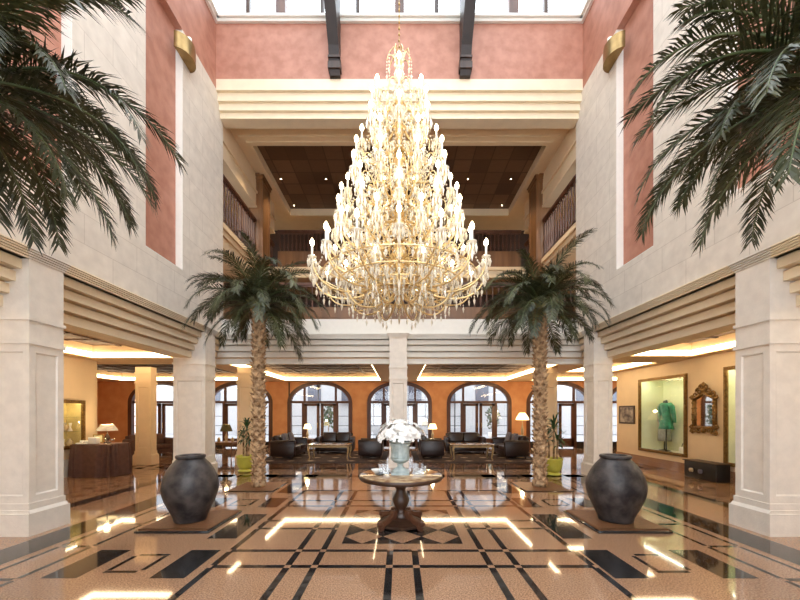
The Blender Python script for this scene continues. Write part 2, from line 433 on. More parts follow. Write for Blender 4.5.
# ---- skylight roof: timber ring and bars under glass
mb = MB()
mb.box(-5.9, 5.9, 9.4, 10.0, 14.0, 14.5); mb.box(-5.9, 5.9, -3.3, -2.6, 14.0, 14.5)
for s in (-1, 1): mb.box(s * 4.7, s * 5.9, -2.6, 9.4, 14.0, 14.5)
for x in (-1.74, 1.77): mb.box(x - .15, x + .15, -2.6, 9.4, 13.9, 14.4)
for y in (-.2, 2.2, 4.6, 7.0): mb.box(-4.7, 4.7, y - .06, y + .06, 14.2, 14.4)
struct(mb, 'ceiling', 'wood_dark')
mb = MB(); mb.box(-4.8, 4.8, -2.7, 9.5, 14.42, 14.44)
struct(mb, 'window_4', 'pane')

# ---- wall behind the viewer, aisle walls and lobby ends
mb = MB(); mb.box(-8.8, -4.6, -3.4, -3.2, 0, 14.0); mb.box(4.6, 8.1, -3.4, -3.2, 0, 14.0); mb.box(-4.6, 4.6, -3.4, -3.2, 0, .25); mb.box(-4.6, 4.6, -3.4, -3.2, 13.2, 14.0); struct(mb, 'wall_behind', 'stone')
rt = sempty('window_5'); k = MB()  # unseen glazing, added so daylight reaches the columns' front faces
for x in (-4.5, -2.7, -.9, .9, 2.7, 4.5): k.box(x - .06, x + .06, -3.36, -3.24, .25, 13.2)
for z in (.31, 3.0, 6.2, 9.6, 13.14): k.box(-4.6, 4.6, -3.35, -3.25, z - .06, z + .06)
k.build('frame', 'wood_mid', rt); k = MB(); k.box(-4.6, 4.6, -3.31, -3.30, .25, 13.2); k.build('pane', 'pane', rt)
def wall_with_holes(mb, x0, x1, y0, y1, z0, z1, holes):
    cur = y0
    for (a, b, c, d) in sorted(holes):
        mb.box(x0, x1, cur, a, z0, z1); mb.box(x0, x1, a, b, z0, c); mb.box(x0, x1, a, b, d, z1); cur = b
    mb.box(x0, x1, cur, y1, z0, z1)
mb = MB(); wall_with_holes(mb, XL - .2, XL, -3.2, 9.83, 0, 3.7, [(8.0, 9.46, .73, 1.97)])
mb.box(-14.4, XL - .2, 9.63, 10.13, 0, 3.7); struct(mb, 'wall_aisle_left', 'plaster_cream')
mb = MB(); wall_with_holes(mb, XR, XR + .2, -3.2, 12.65, 0, 3.7, [(9.56, 11.43, .45, 2.72), (6.9, 8.42, .40, 2.74)])
mb.box(XR + .2, 13.4, 12.45, 12.65, 0, 3.7); struct(mb, 'wall_aisle_right', 'plaster_cream')
mb = MB(); mb.box(-14.4, -14.2, 9.83, 16.7, 0, 3.7); struct(mb, 'wall_lobby_left', 'terracotta_lobby')
mb = MB(); mb.box(13.2, 13.4, 12.65, 16.7, 0, 3.7); struct(mb, 'wall_lobby_right', 'terracotta_lobby')
mb = MB()
mb.box(XR - .03, XR, -3.2, 12.66, 0, .26); mb.box(XR - .06, XR, -3.2, 12.66, 0, .12); struct(mb, 'baseboard_right', 'floor_tan')
mb = MB(); mb.box(XL, XL + .03, -3.2, 9.84, 0, .45); struct(mb, 'baseboard_left', 'white_paint')
mb = MB(); mb.box(-5.22, -5.17, YB - .03, YB, 0, 3.1); struct(mb, 'trim_5', 'wood_dark')

# ---- back wall with seven arched openings
AR = [-11.25 + 3.75 * i for i in range(7)]
HW, SP, RISE = 1.45, 2.15, .93
def arc(cx, hw, rise, n=20): return [(cx - hw * math.cos(PI * i / n), SP + rise * math.sin(PI * i / n)) for i in range(n + 1)]
mb = MB(); cur = -14.2; top = 3.7; y0, y1 = YB, YB + .3
for cx in AR:
    if cx + HW > 13.2: continue
    mb.box(cur, cx - HW, y0, y1, 0, top)
    A = arc(cx, HW, RISE)
    for (p, q) in zip(A, A[1:]):
        for y in (y0, y1): mb.quad((p[0], y, p[1]), (q[0], y, q[1]), (q[0], y, top), (p[0], y, top))
        mb.quad((p[0], y0, p[1]), (q[0], y0, q[1]), (q[0], y1, q[1]), (p[0], y1, p[1]))
    cur = cx + HW
mb.box(cur, 13.2, y0, y1, 0, top)
struct(mb, 'wall_back', 'terracotta_lobby')
def ring(mb, cx, hw, rise, wd, y0, y1):
    A = [(cx - hw, 0)] + arc(cx, hw, rise, 24) + [(cx + hw, 0)]
    B = [(cx - hw + wd, 0)] + arc(cx, hw - wd, rise - wd, 24) + [(cx + hw - wd, 0)]
    for i in range(len(A) - 1):
        a, b, c, d = A[i], A[i + 1], B[i + 1], B[i]
        mb.add([(p[0], y, p[1]) for y in (y0, y1) for p in (a, b, c, d)], [(0, 1, 2, 3), (7, 6, 5, 4), (0, 4, 5, 1), (3, 2, 6, 7)])
for i, cx in enumerate(AR):
    if cx + HW > 13.2: continue
    r = sempty('door_%d' % (i + 1), (cx, YB, 0))
    m = MB(); ring(m, 0, HW + .07, RISE + .07, .17, -.05, .14); m.build('door_frame', 'wood_red', r)
    m = MB(); m.box(-1.36, 1.36, .02, .12, 2.11, 2.22)
    for x in (-.74, .74): m.box(x - .05, x + .05, .03, .11, 2.2, 2.2 + RISE * math.sqrt(1 - (x / HW) ** 2) - .1)
    m.build('transom', 'wood_red', r)
    m = MB()
    for x in (-.80, .80): m.box(x - .06, x + .06, .02, .12, 0, 2.11)
    m.build('jamb', 'wood_red', r)
    for s in (-1, 1):
        d = MB()
        d.box(s * .03, s * .16, .03, .10, .05, 2.1); d.box(s * .62, s * .74, .03, .10, .05, 2.1)
        d.box(s * .03, s * .74, .03, .10, 1.98, 2.1); d.box(s * .03, s * .74, .03, .10, .05, .45)
        dd = d.build('door_leaf', 'wood_red', r)
        h = MB(); h.tube([(s * .10, -.01, .95), (s * .10, -.04, .98), (s * .10, -.04, 1.16), (s * .10, -.01, 1.19)], .012, 8); h.build('door_handle', 'gold', dd)
        b = MB()
        for z in (.62, 1.05, 1.5): b.box(s * .86, s * 1.38, .05, .08, z - .012, z + .012)
        b.box(s * .86, s * 1.38, .03, .1, 0, .3); b.build('glazing_bar', 'black_metal', r)
    g = MB(); g.box(-1.36, 1.36, .065, .07, .05, 2.12)
    P_ = [(-1.36, 2.2)] + [(p[0], p[1]) for p in arc(0, HW - .06, RISE - .06, 20)][1:-1] + [(1.36, 2.2)]
    g.add([(p[0], .068, p[1]) for p in P_], [tuple(range(len(P_)))]); g.build('pane', 'pane', r)

# ---- arcade and lobby ceilings with sunken timber coffers
COFF = [(-8.2, -6.0, 1.0, 9.3), (-12.6, -6.0, 10.5, 15.8), (-5.2, -.84, 10.2, 15.8), (.78, 4.85, 10.2, 15.8), (5.9, 11.8, 12.9, 15.8), (5.95, 7.55, 1.0, 9.0), (5.95, 7.55, 10.2, 12.5)]
def coffer_ceiling(name, x0, x1, y0, y1, cof):
    mb = MB(); zt = 3.7
    xs = sorted({x0, x1, *[c[0] for c in cof], *[c[1] for c in cof]}); ys = sorted({y0, y1, *[c[2] for c in cof], *[c[3] for c in cof]})
    for a, b in zip(xs, xs[1:]):
        for c, d in zip(ys, ys[1:]):
            mx, my = (a + b) / 2, (c + d) / 2
            if any(q[0] < mx < q[1] and q[2] < my < q[3] for q in cof): mb.box(a, b, c, d, 3.46, zt, 1)
            else: mb.box(a, b, c, d, ZC, zt, 0)
    for (a, b, c, d) in cof:                          # ribs of the timber coffer
        n = max(2, round((b - a) / .75)); k = max(2, round((d - c) / .75))
        for i in range(1, n): x = a + (b - a) * i / n; mb.box(x - .04, x + .04, c, d, 3.43, 3.47, 1)
        for i in range(1, k): y = c + (d - c) * i / k; mb.box(a, b, y - .04, y + .04, 3.43, 3.47, 1)
    return struct(mb, name, ['plaster_warm', 'wood_coffer', 'wood_dark'])
coffer_ceiling('ceiling_aisle_left', XL, -5.4, -3.2, 10.12, [COFF[0]])
coffer_ceiling('ceiling_aisle_right', 5.4, XR, -3.2, 10.12, [COFF[5]])
coffer_ceiling('ceiling_lobby', -14.2, 13.2, 10.12, YB, [COFF[1], COFF[2], COFF[3], COFF[4], COFF[6]])
CN = ['long aisle by the curtained buffet table', 'lobby corner behind the buffet table', 'sofas left of the slim central column', 'sofas right of the slim central column',
      'lobby corner right of the right trunk', 'aisle in front of the gilt mirror', 'aisle end beside the lit dress showcase']
for (a, b, c, d), nm in zip(COFF, CN):
    mb = MB(); h0, h1, q = 3.15, 3.26, .03
    mb.box(a, b, d - q, d, h0, h1); mb.box(a, a + q, c, d, h0, h1); mb.box(b - q, b, c, d, h0, h1); mb.box(a, b, c, c + q, h0, h1)
    o = mb.build('cove_light', 'cove'); tag(o, 'warm cove strip over the ' + nm, 'cove light', 'cove lights of the coffered ceilings')

# ---- the gallery behind the big opening: floors, ceiling, walls
mb = MB(); mb.box(-8, 8, 10.0, 16.2, 3.75, 4.28); struct(mb, 'floor_gallery', 'wood_mid')
mb = MB()
gx, ga, gb = 4.57, 10.8, 14.6
for (a, b, c, d) in ((-8, 8, 9.9, ga), (-8, 8, gb, 16.2), (-8, -gx, ga, gb), (gx, 8, ga, gb)): mb.box(a, b, c, d, 10.04, 10.6, 0)
mb.box(-gx, gx, ga, gb, 10.22, 10.4, 1)
for (a, b, c, d, z0, z1) in ((-gx - .3, gx + .3, ga - .3, ga, 9.98, 10.04), (-gx - .3, gx + .3, gb, gb + .3, 9.98, 10.04), (-gx - .3, -gx, ga, gb, 9.98, 10.04), (gx, gx + .3, ga, gb, 9.98, 10.04)):
    mb.box(a, b, c, d, z0, z1, 0)
for (a, b, c, d) in ((-gx - .14, gx + .14, ga - .14, ga, ), (-gx - .14, gx + .14, gb, gb + .14), (-gx - .14, -gx, ga, gb), (gx, gx + .14, ga, gb)): mb.box(a, b, c, d, 9.94, 9.98, 0)
struct(mb, 'ceiling_gallery', ['plaster_cream', 'wood_ceiling'])
mb = MB(); mb.box(-8.2, 8.2, 16.0, 16.2, 4.28, 10.6); struct(mb, 'wall_gallery_back', 'wood_dark')
mb = MB(); mb.box(-8.2, -8, 9.8, 16.2, 4.28, 10.6); struct(mb, 'wall_gallery_left', 'plaster_cream')
mb = MB(); mb.box(8, 8.2, 9.8, 16.2, 4.28, 10.6); struct(mb, 'wall_gallery_right', 'plaster_cream')
for k, s in ((6, -1), (7, 1)):
    mb = MB(); mb.box(s * 5.05, s * 8, 9.83, 14.0, 6.75, 7.05); mb.box(s * 4.98, s * 8, 9.83, 14.0, 6.9, 7.05); mb.box(s * 5.12, s * 8, 9.83, 14.0, 6.45, 6.75, 0)
    mb.box(s * 5.03, s * 5.6, 9.83, 14.0, 8.9, 10.04, 0); mb.box(s * 4.98, s * 5.6, 9.83, 14.0, 9.35, 9.42, 0); mb.box(s * 5.0, s * 5.6, 9.83, 14.0, 8.86, 8.92, 0)
    struct(mb, 'trim_%d' % k, 'plaster_cream')
mb = MB(); mb.box(-8, 8, 14.0, 16.0, 7.1, 7.5); mb.box(-8, 8, 13.93, 14.0, 7.38, 7.5); struct(mb, 'trim_8', 'plaster_cream')
# upper closed shell above the arcade roofs (nothing of it is seen from inside)
mb = MB()
mb.box(-8, 8, 9.9, 16.2, 10.6, 10.8); struct(mb, 'ceiling_roof', 'stone')

# ---- outside: paving and a pale street front with dark windows
mb = MB(); mb.box(-22, 22, 16.7, 40, -.15, -.02); struct(mb, 'floor_street', 'paving')

# ================================================================== THINGS
import bmesh
# ---- stone columns with panelled shafts
def panel_shaft(mb, x0, x1, y0, y1, z0, z1, g=.085, dep=.016, mi=0):
    """four faces, each with a sunken panel"""
    C = [(x0, y0), (x1, y0), (x1, y1), (x0, y1)]; gz = .10
    cx, cy = (x0 + x1) / 2, (y0 + y1) / 2
    for i in range(4):
        a, b = Vector((*C[i], 0)), Vector((*C[(i + 1) % 4], 0)); u = (b - a).normalized(); nrm = Vector((u.y, -u.x, 0)); L = (b - a).length
        def P(s, z, d): q = a + u * s - nrm * d; return (q.x, q.y, z)
        O = [(0, z0), (L, z0), (L, z1), (0, z1)]; I = [(g, z0 + gz), (L - g, z0 + gz), (L - g, z1 - gz), (g, z1 - gz)]
        J = [(g + .02, z0 + gz + .02), (L - g - .02, z0 + gz + .02), (L - g - .02, z1 - gz - .02), (g + .02, z1 - gz - .02)]
        vs = [P(*p, 0) for p in O] + [P(*p, 0) for p in I] + [P(*p, dep) for p in J]
        fs = [(k, (k + 1) % 4, 4 + (k + 1) % 4, 4 + k) for k in range(4)] + [(4 + k, 4 + (k + 1) % 4, 8 + (k + 1) % 4, 8 + k) for k in range(4)] + [(8, 9, 10, 11)]
        mb.add(vs, fs, mi)
def column(x0, x1, y0, y1, label, top=3.73, group=None, m='stone'):
    cx, cy = (x0 + x1) / 2, (y0 + y1) / 2; a, b = (x1 - x0) / 2, (y1 - y0) / 2
    t = thing('stone_column', label, 'column', (cx, cy, 0), 0, group)
    k = MB(); p = .05; k.box(-a - p, a + p, -b - p, b + p, 0, .30); k.prism([(-a - p, .30), (a + p, .30), (a + .015, .345), (-a - .015, .345)], -b - .03, b + .03, 'y')
    k.box(-a - .015, a + .015, -b - .015, b + .015, .30, .43); k.build('base', m, t)
    k = MB(); panel_shaft(k, -a, a, -b, b, .43, 2.58); k.build('shaft', m, t)
    k = MB(); k.box(-a - .02, a + .02, -b - .02, b + .02, 2.58, 2.64); k.box(-a, a, -b, b, 2.64, min(2.90, top))
    if top > 3: k.box(-a - .02, a + .02, -b - .02, b + .02, 2.90, 2.945); k.box(-a, a, -b, b, 2.945, top)
    k.build('neck', m, t)
    if top > 3.2:
        k = MB()
        for i in range(5):
            q = .012 + .012 * i; k.box(-a - q, a + q, -b - q, b + q, top + .03 * i, top + .03 * i + .022)
        k.box(-a, a, -b, b, top, top + .15); k.build('cornice_cap', m, t)
    return t
column(-5.78, -XI, 4.68, 5.16, 'big pale stone column at the left edge, left of the black urn')
column(XI, 5.78, 4.68, 5.16, 'big pale stone column at the right edge, right of the gilt mirror')
column(-5.80, -XI, 8.92, 9.40, 'pale stone column behind the left black urn')
column(XI, 5.46, 8.92, 9.40, 'pale stone column behind the right black urn')
column(-.28, .21, 9.68, 10.16, 'slim pale stone column behind the white flowers in the middle')
for x, lb in ((-8.18, 'warm lit column right of the skirted buffet table'), (-4.93, 'warm lit column behind the plant left of the left trunk'), (4.78, 'warm lit column half hidden by the right palm trunk')):
    column(x - .25, x + .25, 11.1, 11.6 if x > -8 else 11.36, lb, top=3.12, m='plaster_warm', group='lobby columns')

# ---- timber brackets under the roof beams
for x, lb in ((-1.74, 'dark timber roof bracket on the terracotta wall left of the chandelier chain'), (1.77, 'dark timber roof bracket on the terracotta wall right of the chandelier chain')):
    t = thing('timber_bracket', lb, 'bracket', (x, 9.452, 10.7205), 0, 'timber roof brackets')
    k = MB(); k.prism([(0, 0), (-.10, 0), (-.16, .10), (-.18, .3), (-.30, .62), (-.80, 1.2), (-1.2, 1.75), (-1.45, 2.5), (-1.5, 3.16), (0, 3.16)], -.14, .14); k.build('brace', 'wood_black', t)
    k = MB(); k.box(-.17, .17, -.20, 0, .12, .30); k.box(-.16, .16, -.24, -.04, .36, .42); k.build('corbel_block', 'wood_dark', t)
# ---- bronze half-round wall lights
for s, lb in ((-1, 'bronze half-round wall light high on the left pilaster'), (1, 'bronze half-round wall light high on the right pilaster')):
    t = thing('wall_light', lb, 'wall light', (s * XI, 7.98, 9.74), 0, 'bronze wall lights')
    k = MB(); n = 14; ro, ri = .29, .275; hh = .36
    for (r) in (ro, ri):
        vs = []; 
        for i in range(n + 1):
            w_ = -PI / 2 + PI * i / n
            for z in (0, hh): vs.append((-s * r * math.cos(w_) * .9, r * math.sin(w_) * 1.05, z))
        k.add(vs, [(2 * i, 2 * i + 2, 2 * i + 3, 2 * i + 1) for i in range(n)], 0, True)
    for z in (0, hh - .001):
        vs = []
        for i in range(n + 1):
            w_ = -PI / 2 + PI * i / n
            for r in (ro, ri): vs.append((-s * r * math.cos(w_) * .9, r * math.sin(w_) * 1.05, z))
        k.add(vs, [(2 * i, 2 * i + 2, 2 * i + 3, 2 * i + 1) for i in range(n)])
    k.add([(-s * ro * math.cos(-PI / 2 + PI * i / n) * .9, ro * math.sin(-PI / 2 + PI * i / n) * 1.05, .012) for i in range(n + 1)], [tuple(range(n + 1))])
    k.build('shade', 'sconce_bronze', t)
    k = MB(); k.box(-s * .02, 0, -.12, .12, .03, .33); k.build('back_plate', 'sconce_bronze', t)
    k = MB(); k.tube([(-s * .02, 0, .3), (-s * .16, 0, .3)], .02, 8); k.lathe([(.03, 0), (.05, .08), (.05, .2), (.0, .24)], (-s * .16, 0, .3), 12); k.build('bulb', 'candle', t)

# ---- palms
def frond_mesh(L, e0, bend, seed, n=70, lw=.019, ll=.40, mats=('leaf', 'leaf_light')):
    """arching rachis with a comb of narrow leaflets down each side; e0 start elevation, bend total droop (rad)"""
    q = random.Random(seed); k = MB(); p = Vector((0, 0, 0)); pts = []; st = 24
    side = q.uniform(-.25, .25)
    for i in range(st + 1):
        u = i / st; e = e0 - bend * u ** 1.25; pts.append((p.copy(), Vector((math.cos(e) * math.cos(side * u), math.cos(e) * math.sin(side * u), math.sin(e)))))
        p = p + pts[-1][1] * (L / st)
    k.tube([a for a, _ in pts], [.017 * (1 - .8 * i / st) + .002 for i in range(st + 1)], 5, 1)
    for i in range(n):
        u = .10 + .90 * (i + .5) / n; f = u * st; j = min(int(f), st - 1); P0 = pts[j][0].lerp(pts[j + 1][0], f - j); T = pts[j][1]
        S = T.cross(Vector((0, 0, 1))); S = S.normalized() if S.length > .05 else Vector((0, 1, 0)); U = S.cross(T).normalized()
        prof = min(1, u * 4 + .25) * (1 - .62 * max(0, u - .35) / .65)
        for sg in (-1, 1):
            l = ll * prof * q.uniform(.82, 1.12); sw = q.uniform(.5, .8) + .35 * u
            d = (S * sg * math.cos(sw) + T * math.sin(sw) + U * q.uniform(-.10, .30)).normalized()
            wv = d.cross(U).normalized() * lw * .5 * q.uniform(.8, 1.15)
            A = P0; B = P0 + d * l * .5; C = P0 + d * l + Vector((0, 0, -1)) * l * q.uniform(.10, .34)
            k.add([A - wv * .5, A + wv * .5, B + wv, B - wv, C], [(0, 1, 2, 3), (3, 2, 4)], 0)
    return k
def make_palm(label, loc, seed, h=4.15, n=34, scale=1., rz=0.):
    t = thing('palm_tree', label, 'palm', loc, rz, 'palms of the atrium')
    q = random.Random(seed)
    k = MB(); prof = []
    for i in range(46):
        z = h * i / 45; r = .128 + .016 * math.sin(i * 2.1) + .03 * max(0, 1 - z / .35) - .012 * z / h; prof.append((r, z))
    k.lathe(prof, (0, 0, 0), 14)
    nz = int(h / .085)
    for i in range(nz):                                # stubs of old leaf bases in a spiral
        for j in range(6):
            a = 2 * PI * (j / 6) + i * .52 + q.uniform(-.1, .1); z = .06 + i * .085 + q.uniform(-.02, .02); r = .118
            o = Vector((math.cos(a), math.sin(a), 0)); s = Vector((-o.y, o.x, 0)); l = q.uniform(.04, .085)
            c = o * r + Vector((0, 0, z)); w_ = .052
            k.add([c - s * w_, c + s * w_, c + s * w_ * .6 + Vector((0, 0, .075)), c - s * w_ * .6 + Vector((0, 0, .075)), c + o * l + Vector((0, 0, .085)) - s * .014, c + o * l + Vector((0, 0, .085)) + s * .014],
                  [(0, 1, 5, 4), (1, 2, 5), (3, 0, 4), (2, 3, 4, 5)], 0)
    k.build('trunk', 'trunk_bark', t)
    k = MB(); k.lathe([(.12, -.25), (.17, -.12), (.16, .05), (.08, .22), (0, .26)], (0, 0, h), 12)
    for j in range(26):
        a = j * 2.4; e = .3 + .045 * j; o = Vector((math.cos(a) * math.cos(e), math.sin(a) * math.cos(e), math.sin(e)))
        k.tube([Vector((0, 0, h - .1)) + o * .08, Vector((0, 0, h - .05)) + o * .3], [.03, .012], 5)
    k.build('crown_shaft', 'leaf_pale', t)
    protos = []
    for v, (e0, bend) in enumerate(((1.35, 1.35), (1.1, 1.9), (.8, 1.95), (.45, 1.8), (.10, 1.4), (-.3, 1.05))):
        protos.append((e0, bend))
    global FROND
    if not FROND:
        for v, (e0, bend) in enumerate(protos):
            for w2 in range(2):
                FROND.append(frond_mesh((1.75, 1.8, 1.85, 1.8, 1.7, 1.5)[v] * (.94 + .1 * w2), e0, bend, 50 + v * 2 + w2).build('frond', ['leaf', 'leaf_light'], t))
        used = list(FROND)
    else: used = []
    counts = (4, 8, 10, 11, 11, 7); i = 0; ga_ = 2.39996
    for v, c in enumerate(counts):
        for c_i in range(c):
            base = FROND[v * 2 + c_i % 2]
            if base in used and base.parent == t: o = base; used.remove(base)
            else: o = copy_part(base, t)
            a = 2 * PI * c_i / c + v * .55 + q.uniform(-.18, .18); sc_ = q.uniform(.86, 1.08) * scale
            o.rotation_euler = (q.uniform(-.12, .12), q.uniform(-.1, .1), a); o.location = (math.cos(a) * .07, math.sin(a) * .07, h - .02 + q.uniform(-.06, .08)); o.scale = (sc_, sc_, sc_)
    return t
FROND = []
make_palm('palm behind the left black urn, in front of the gallery', (-3.14, 7.76, .021), 1, 4.05, scale=.92)
make_palm('palm behind the right black urn, in front of the gallery', (3.13, 7.76, .021), 2, 4.0, rz=.7, scale=.92)
make_palm('large palm crown hanging into the top left corner', (-3.34, 2.62, .003), 3, 4.2, rz=1.9, scale=.87)
make_palm('large palm crown hanging into the top right corner', (3.34, 2.62, .003), 4, 4.2, rz=2.6, scale=.86)

# ---- ribbed bronze mats under the urns and palms
def mat_thing(x, y, label, w_=1.02, h=.055):
    t = thing('floor_grate', label, 'grate', (x, y, 0), 0, 'floor grates of urns and palms'); a = w_ / 2
    k = MB(); k.box(-a, a, -a, a, .002, h * .6); k.build('frame', 'floor_black', t, bevel=.006)
    k = MB(); n = 26; a2 = a - .035; k.box(-a2, a2, -a2, a2, h * .6, h * .8)
    for i in range(n): x_ = -a2 + 2 * a2 * (i + .5) / n; k.box(x_ - .011, x_ + .011, -a2, a2, h * .8, h)
    for y_ in (-a2 + .02, a2 - .02): k.box(-a2, a2, y_ - .02, y_ + .02, h * .8, h)
    k.build('ribbed_plate', 'grate_bronze', t)
UX = (-3.12, 3.225); UY = 5.20
mat_thing(UX[0], 5.26, 'square ribbed grate under the left black urn'); mat_thing(UX[1], 5.26, 'square ribbed grate under the right black urn')
mat_thing(-3.14, 7.76, 'square grate round the foot of the left palm trunk', h=.02); mat_thing(3.13, 7.76, 'square grate round the foot of the right palm trunk', h=.02)
# ---- urns
UP = [(.235, 0), (.245, .025), (.252, .06), (.28, .12), (.325, .21), (.372, .31), (.405, .41), (.417, .50), (.411, .58), (.388, .67), (.345, .76), (.288, .84), (.236, .895), (.207, .925), (.195, .935)]
for x, lb, s in ((UX[0], 'big round black pottery urn in front of the left stone column', .90), (UX[1], 'big round black pottery urn in front of the right stone column', .95)):
    t = thing('urn', lb, 'urn', (x, UY, .055), 0 if x < 0 else 1.2, 'black pottery urns')
    k = MB(); k.lathe([(r * s, z * .985) for r, z in UP], n=40)
    for v, (r, z) in enumerate([(None, None)] * 0): pass
    k.v = [tuple(Vector(v) * (1 + .018 * noise.noise(Vector(v) * 3 + Vector((x, 0, 0))))) for v in k.v]; k.build('body', 'urn_black', t)
    k = MB(); k.lathe([(.190, .925), (.212, .935), (.222, .955), (.222, .975), (.208, .985), (.170, .985), (.155, .965), (.15, .90), (0, .88)], n=40)
    k.v = [(a * s, b * s, c * .985) for a, b, c in k.v]; k.build('rim', 'urn_black', t)

# ---- round pedestal table with the flower vase
TX, TY = .02, 5.14
t = thing('pedestal_table', 'round marble-topped table on a dark carved pedestal in the centre', 'table', (TX, TY, .003))
k = MB(); k.lathe([(0, .672), (.57, .672), (.60, .680), (.612, .695), (.612, .725), (.606, .735), (0, .735)], n=64); k.build('apron', 'wood_dark', t)
k = MB(); k.lathe([(0, .735), (.600, .735), (.600, .744), (.596, .747), (0, .747)], n=64); k.build('table_top', 'marble_top', t)
k = MB(); k.lathe([(.12, .10), (.13, .14), (.085, .19), (.065, .22), (.09, .27), (.115, .33), (.12, .38), (.095, .44), (.07, .49), (.065, .53), (.085, .555), (.11, .58), (.10, .61), (.16, .64), (.2, .665)], n=28, flute=10, fa=.035); k.build('pedestal', 'wood_dark', t)
k = MB()
for i in range(8):
    a0, a1 = 2 * PI * i / 8 + PI / 8, 2 * PI * (i + 1) / 8 + PI / 8
k.lathe([(.30, 0), (.34, .02), (.34, .055), (.28, .075), (.22, .11), (.14, .125), (0, .125)], n=8, smooth=False); k.build('plinth', 'wood_dark', t)
def tleg():
    k = MB(); k.prism([(.10, .10), (.10, .24), (.16, .21), (.24, .15), (.33, .13), (.41, .115), (.43, .07), (.42, .03), (.43, 0), (.36, 0), (.34, .05), (.25, .08)], -.032, .032, 'x')
    k.v = [(v[0], v[1], v[2]) for v in k.v]
    for yy, zz, r in ((.41, .085, .036), (.15, .20, .034)): k.lathe([(0, -.038), (r, -.036), (r, .036), (0, .038)], (0, 0, 0), 12); m_ = len(k.v) - 48; k.v[m_:] = [(z, yy + x, zz + y) for x, y, z in k.v[m_:]]
    return k
l0 = tleg().build('leg', 'wood_red', t, bevel=.006)
for i in range(4):
    o = l0 if i == 0 else copy_part(l0, t); o.rotation_euler = (0, 0, PI / 4 + i * PI / 2)
ZT = .751
t = thing('flower_urn', 'pale blue-grey fluted pedestal urn holding the white flowers', 'vase', (TX - .01, TY + .02, ZT))
k = MB(); k.box(-.13, .13, -.13, .13, 0, .035); k.lathe([(.13, .035), (.125, .05), (.10, .07), (.055, .10), (.04, .125), (.05, .14), (.045, .155)], n=32); k.build('foot', 'vase_blue', t)
k = MB(); k.lathe([(.045, .155), (.09, .17), (.125, .20), (.14, .235)], n=40, flute=14, fa=.03); k.lathe([(.14, .235), (.132, .26), (.13, .32), (.135, .40), (.150, .455)], n=56, flute=18, fa=.035); k.build('bowl', 'vase_blue', t)
k = MB(); k.lathe([(.148, .45), (.168, .465), (.172, .48), (.162, .487), (.145, .48), (.13, .44), (0, .43)], n=40); k.build('rim', 'vase_blue', t)
t = thing('flower_bouquet', 'wide mound of white blossoms in the pale fluted urn', 'flowers', (TX - .01, TY + .02, ZT + .50))
k = MB()
for i in range(5):
    a = 2 * PI * i / 5; c, s = math.cos(a), math.sin(a)
    def rot(x, y, z): return (x * c - y * s, x * s + y * c, z)
    k.add([rot(0, 0, 0), rot(.022, -.02, .012), rot(.05, -.022, .016), rot(.062, 0, .006), rot(.05, .022, .016), rot(.022, .02, .012), rot(.035, 0, .018)], [(0, 1, 6), (1, 2, 6), (2, 3, 6), (3, 4, 6), (4, 5, 6), (5, 0, 6)], 0, True)
k.ball((0, 0, .010), .008, 1, 8)
b0 = k.build('blossom', ['petal_white', 'candle'], t)
q = random.Random(5)
for i in range(92):
    o = b0 if i == 0 else copy_part(b0, t)
    z = 1 - (i + .5) / 92 * 1.15; a = i * 2.39996; rr = math.sqrt(max(0, 1 - z * z)); jr = q.uniform(.72, 1.18)
    p = Vector((rr * math.cos(a) * .30 * jr, rr * math.sin(a) * .30 * jr, .07 + z * .20 * jr)); o.location = p
    nrm = Vector((rr * math.cos(a), rr * math.sin(a), z + .3)).normalized(); o.rotation_euler = nrm.to_track_quat('Z', 'Y').to_euler(); s_ = q.uniform(.8, 1.35); o.scale = (s_, s_, s_)
k = MB(); k.lathe([(0, -.06), (.12, -.02), (.20, .04), (.17, .12), (0, .16)], n=14); k.build('leafy_core', 'leaf_plant', t)
k = MB()
for i in range(18):
    a = i * 2.4; k.tube([(0, 0, -.05), (.14 * math.cos(a), .14 * math.sin(a), .05), (.28 * math.cos(a), .28 * math.sin(a), .06 + .02 * (i % 4))], .004, 4)
k.build('stem', 'leaf_plant', t)
for x, y, rz, lb in ((-.25, -.02, .15, 'clear acrylic sign holder left of the flower urn'), (.25, -.05, -.2, 'clear acrylic sign holder right of the flower urn')):
    k = MB(); k.box(-.075, .075, -.03, .05, 0, .004); k.box(-.075, .075, -.004, .004, .004, .21)
    o = k.build('sign_holder', 'acrylic', None, loc=(TX + x, TY + y, ZT), rot=(0, 0, rz)); tag(o, lb, 'sign holder', 'acrylic sign holders')
k = MB(); k.lathe([(.03, 0), (.035, .006), (.07, .035), (.085, .06), (.08, .06), (.065, .036), (0, .015)], n=24); tag(k.build('bowl', 'white', None, loc=(TX - .36, TY + .06, ZT)), 'small white bowl near the left rim of the round table', 'bowl')
k = MB(); k.lathe([(.045, 0), (.06, .008), (.065, .016), (.058, .014), (0, .006)], n=20); tag(k.build('dish', 'black_metal', None, loc=(TX - .31, TY - .08, ZT)), 'small dark dish in front of the white bowl', 'dish')
k = MB(); k.lathe([(.03, 0), (.032, .01), (.028, .08), (.034, .12), (.031, .12), (.026, .08), (.0, .01)], n=20); tag(k.build('glass_tumbler', 'acrylic', None, loc=(TX + .36, TY + .02, ZT)), 'clear glass near the right rim of the round table', 'glass')

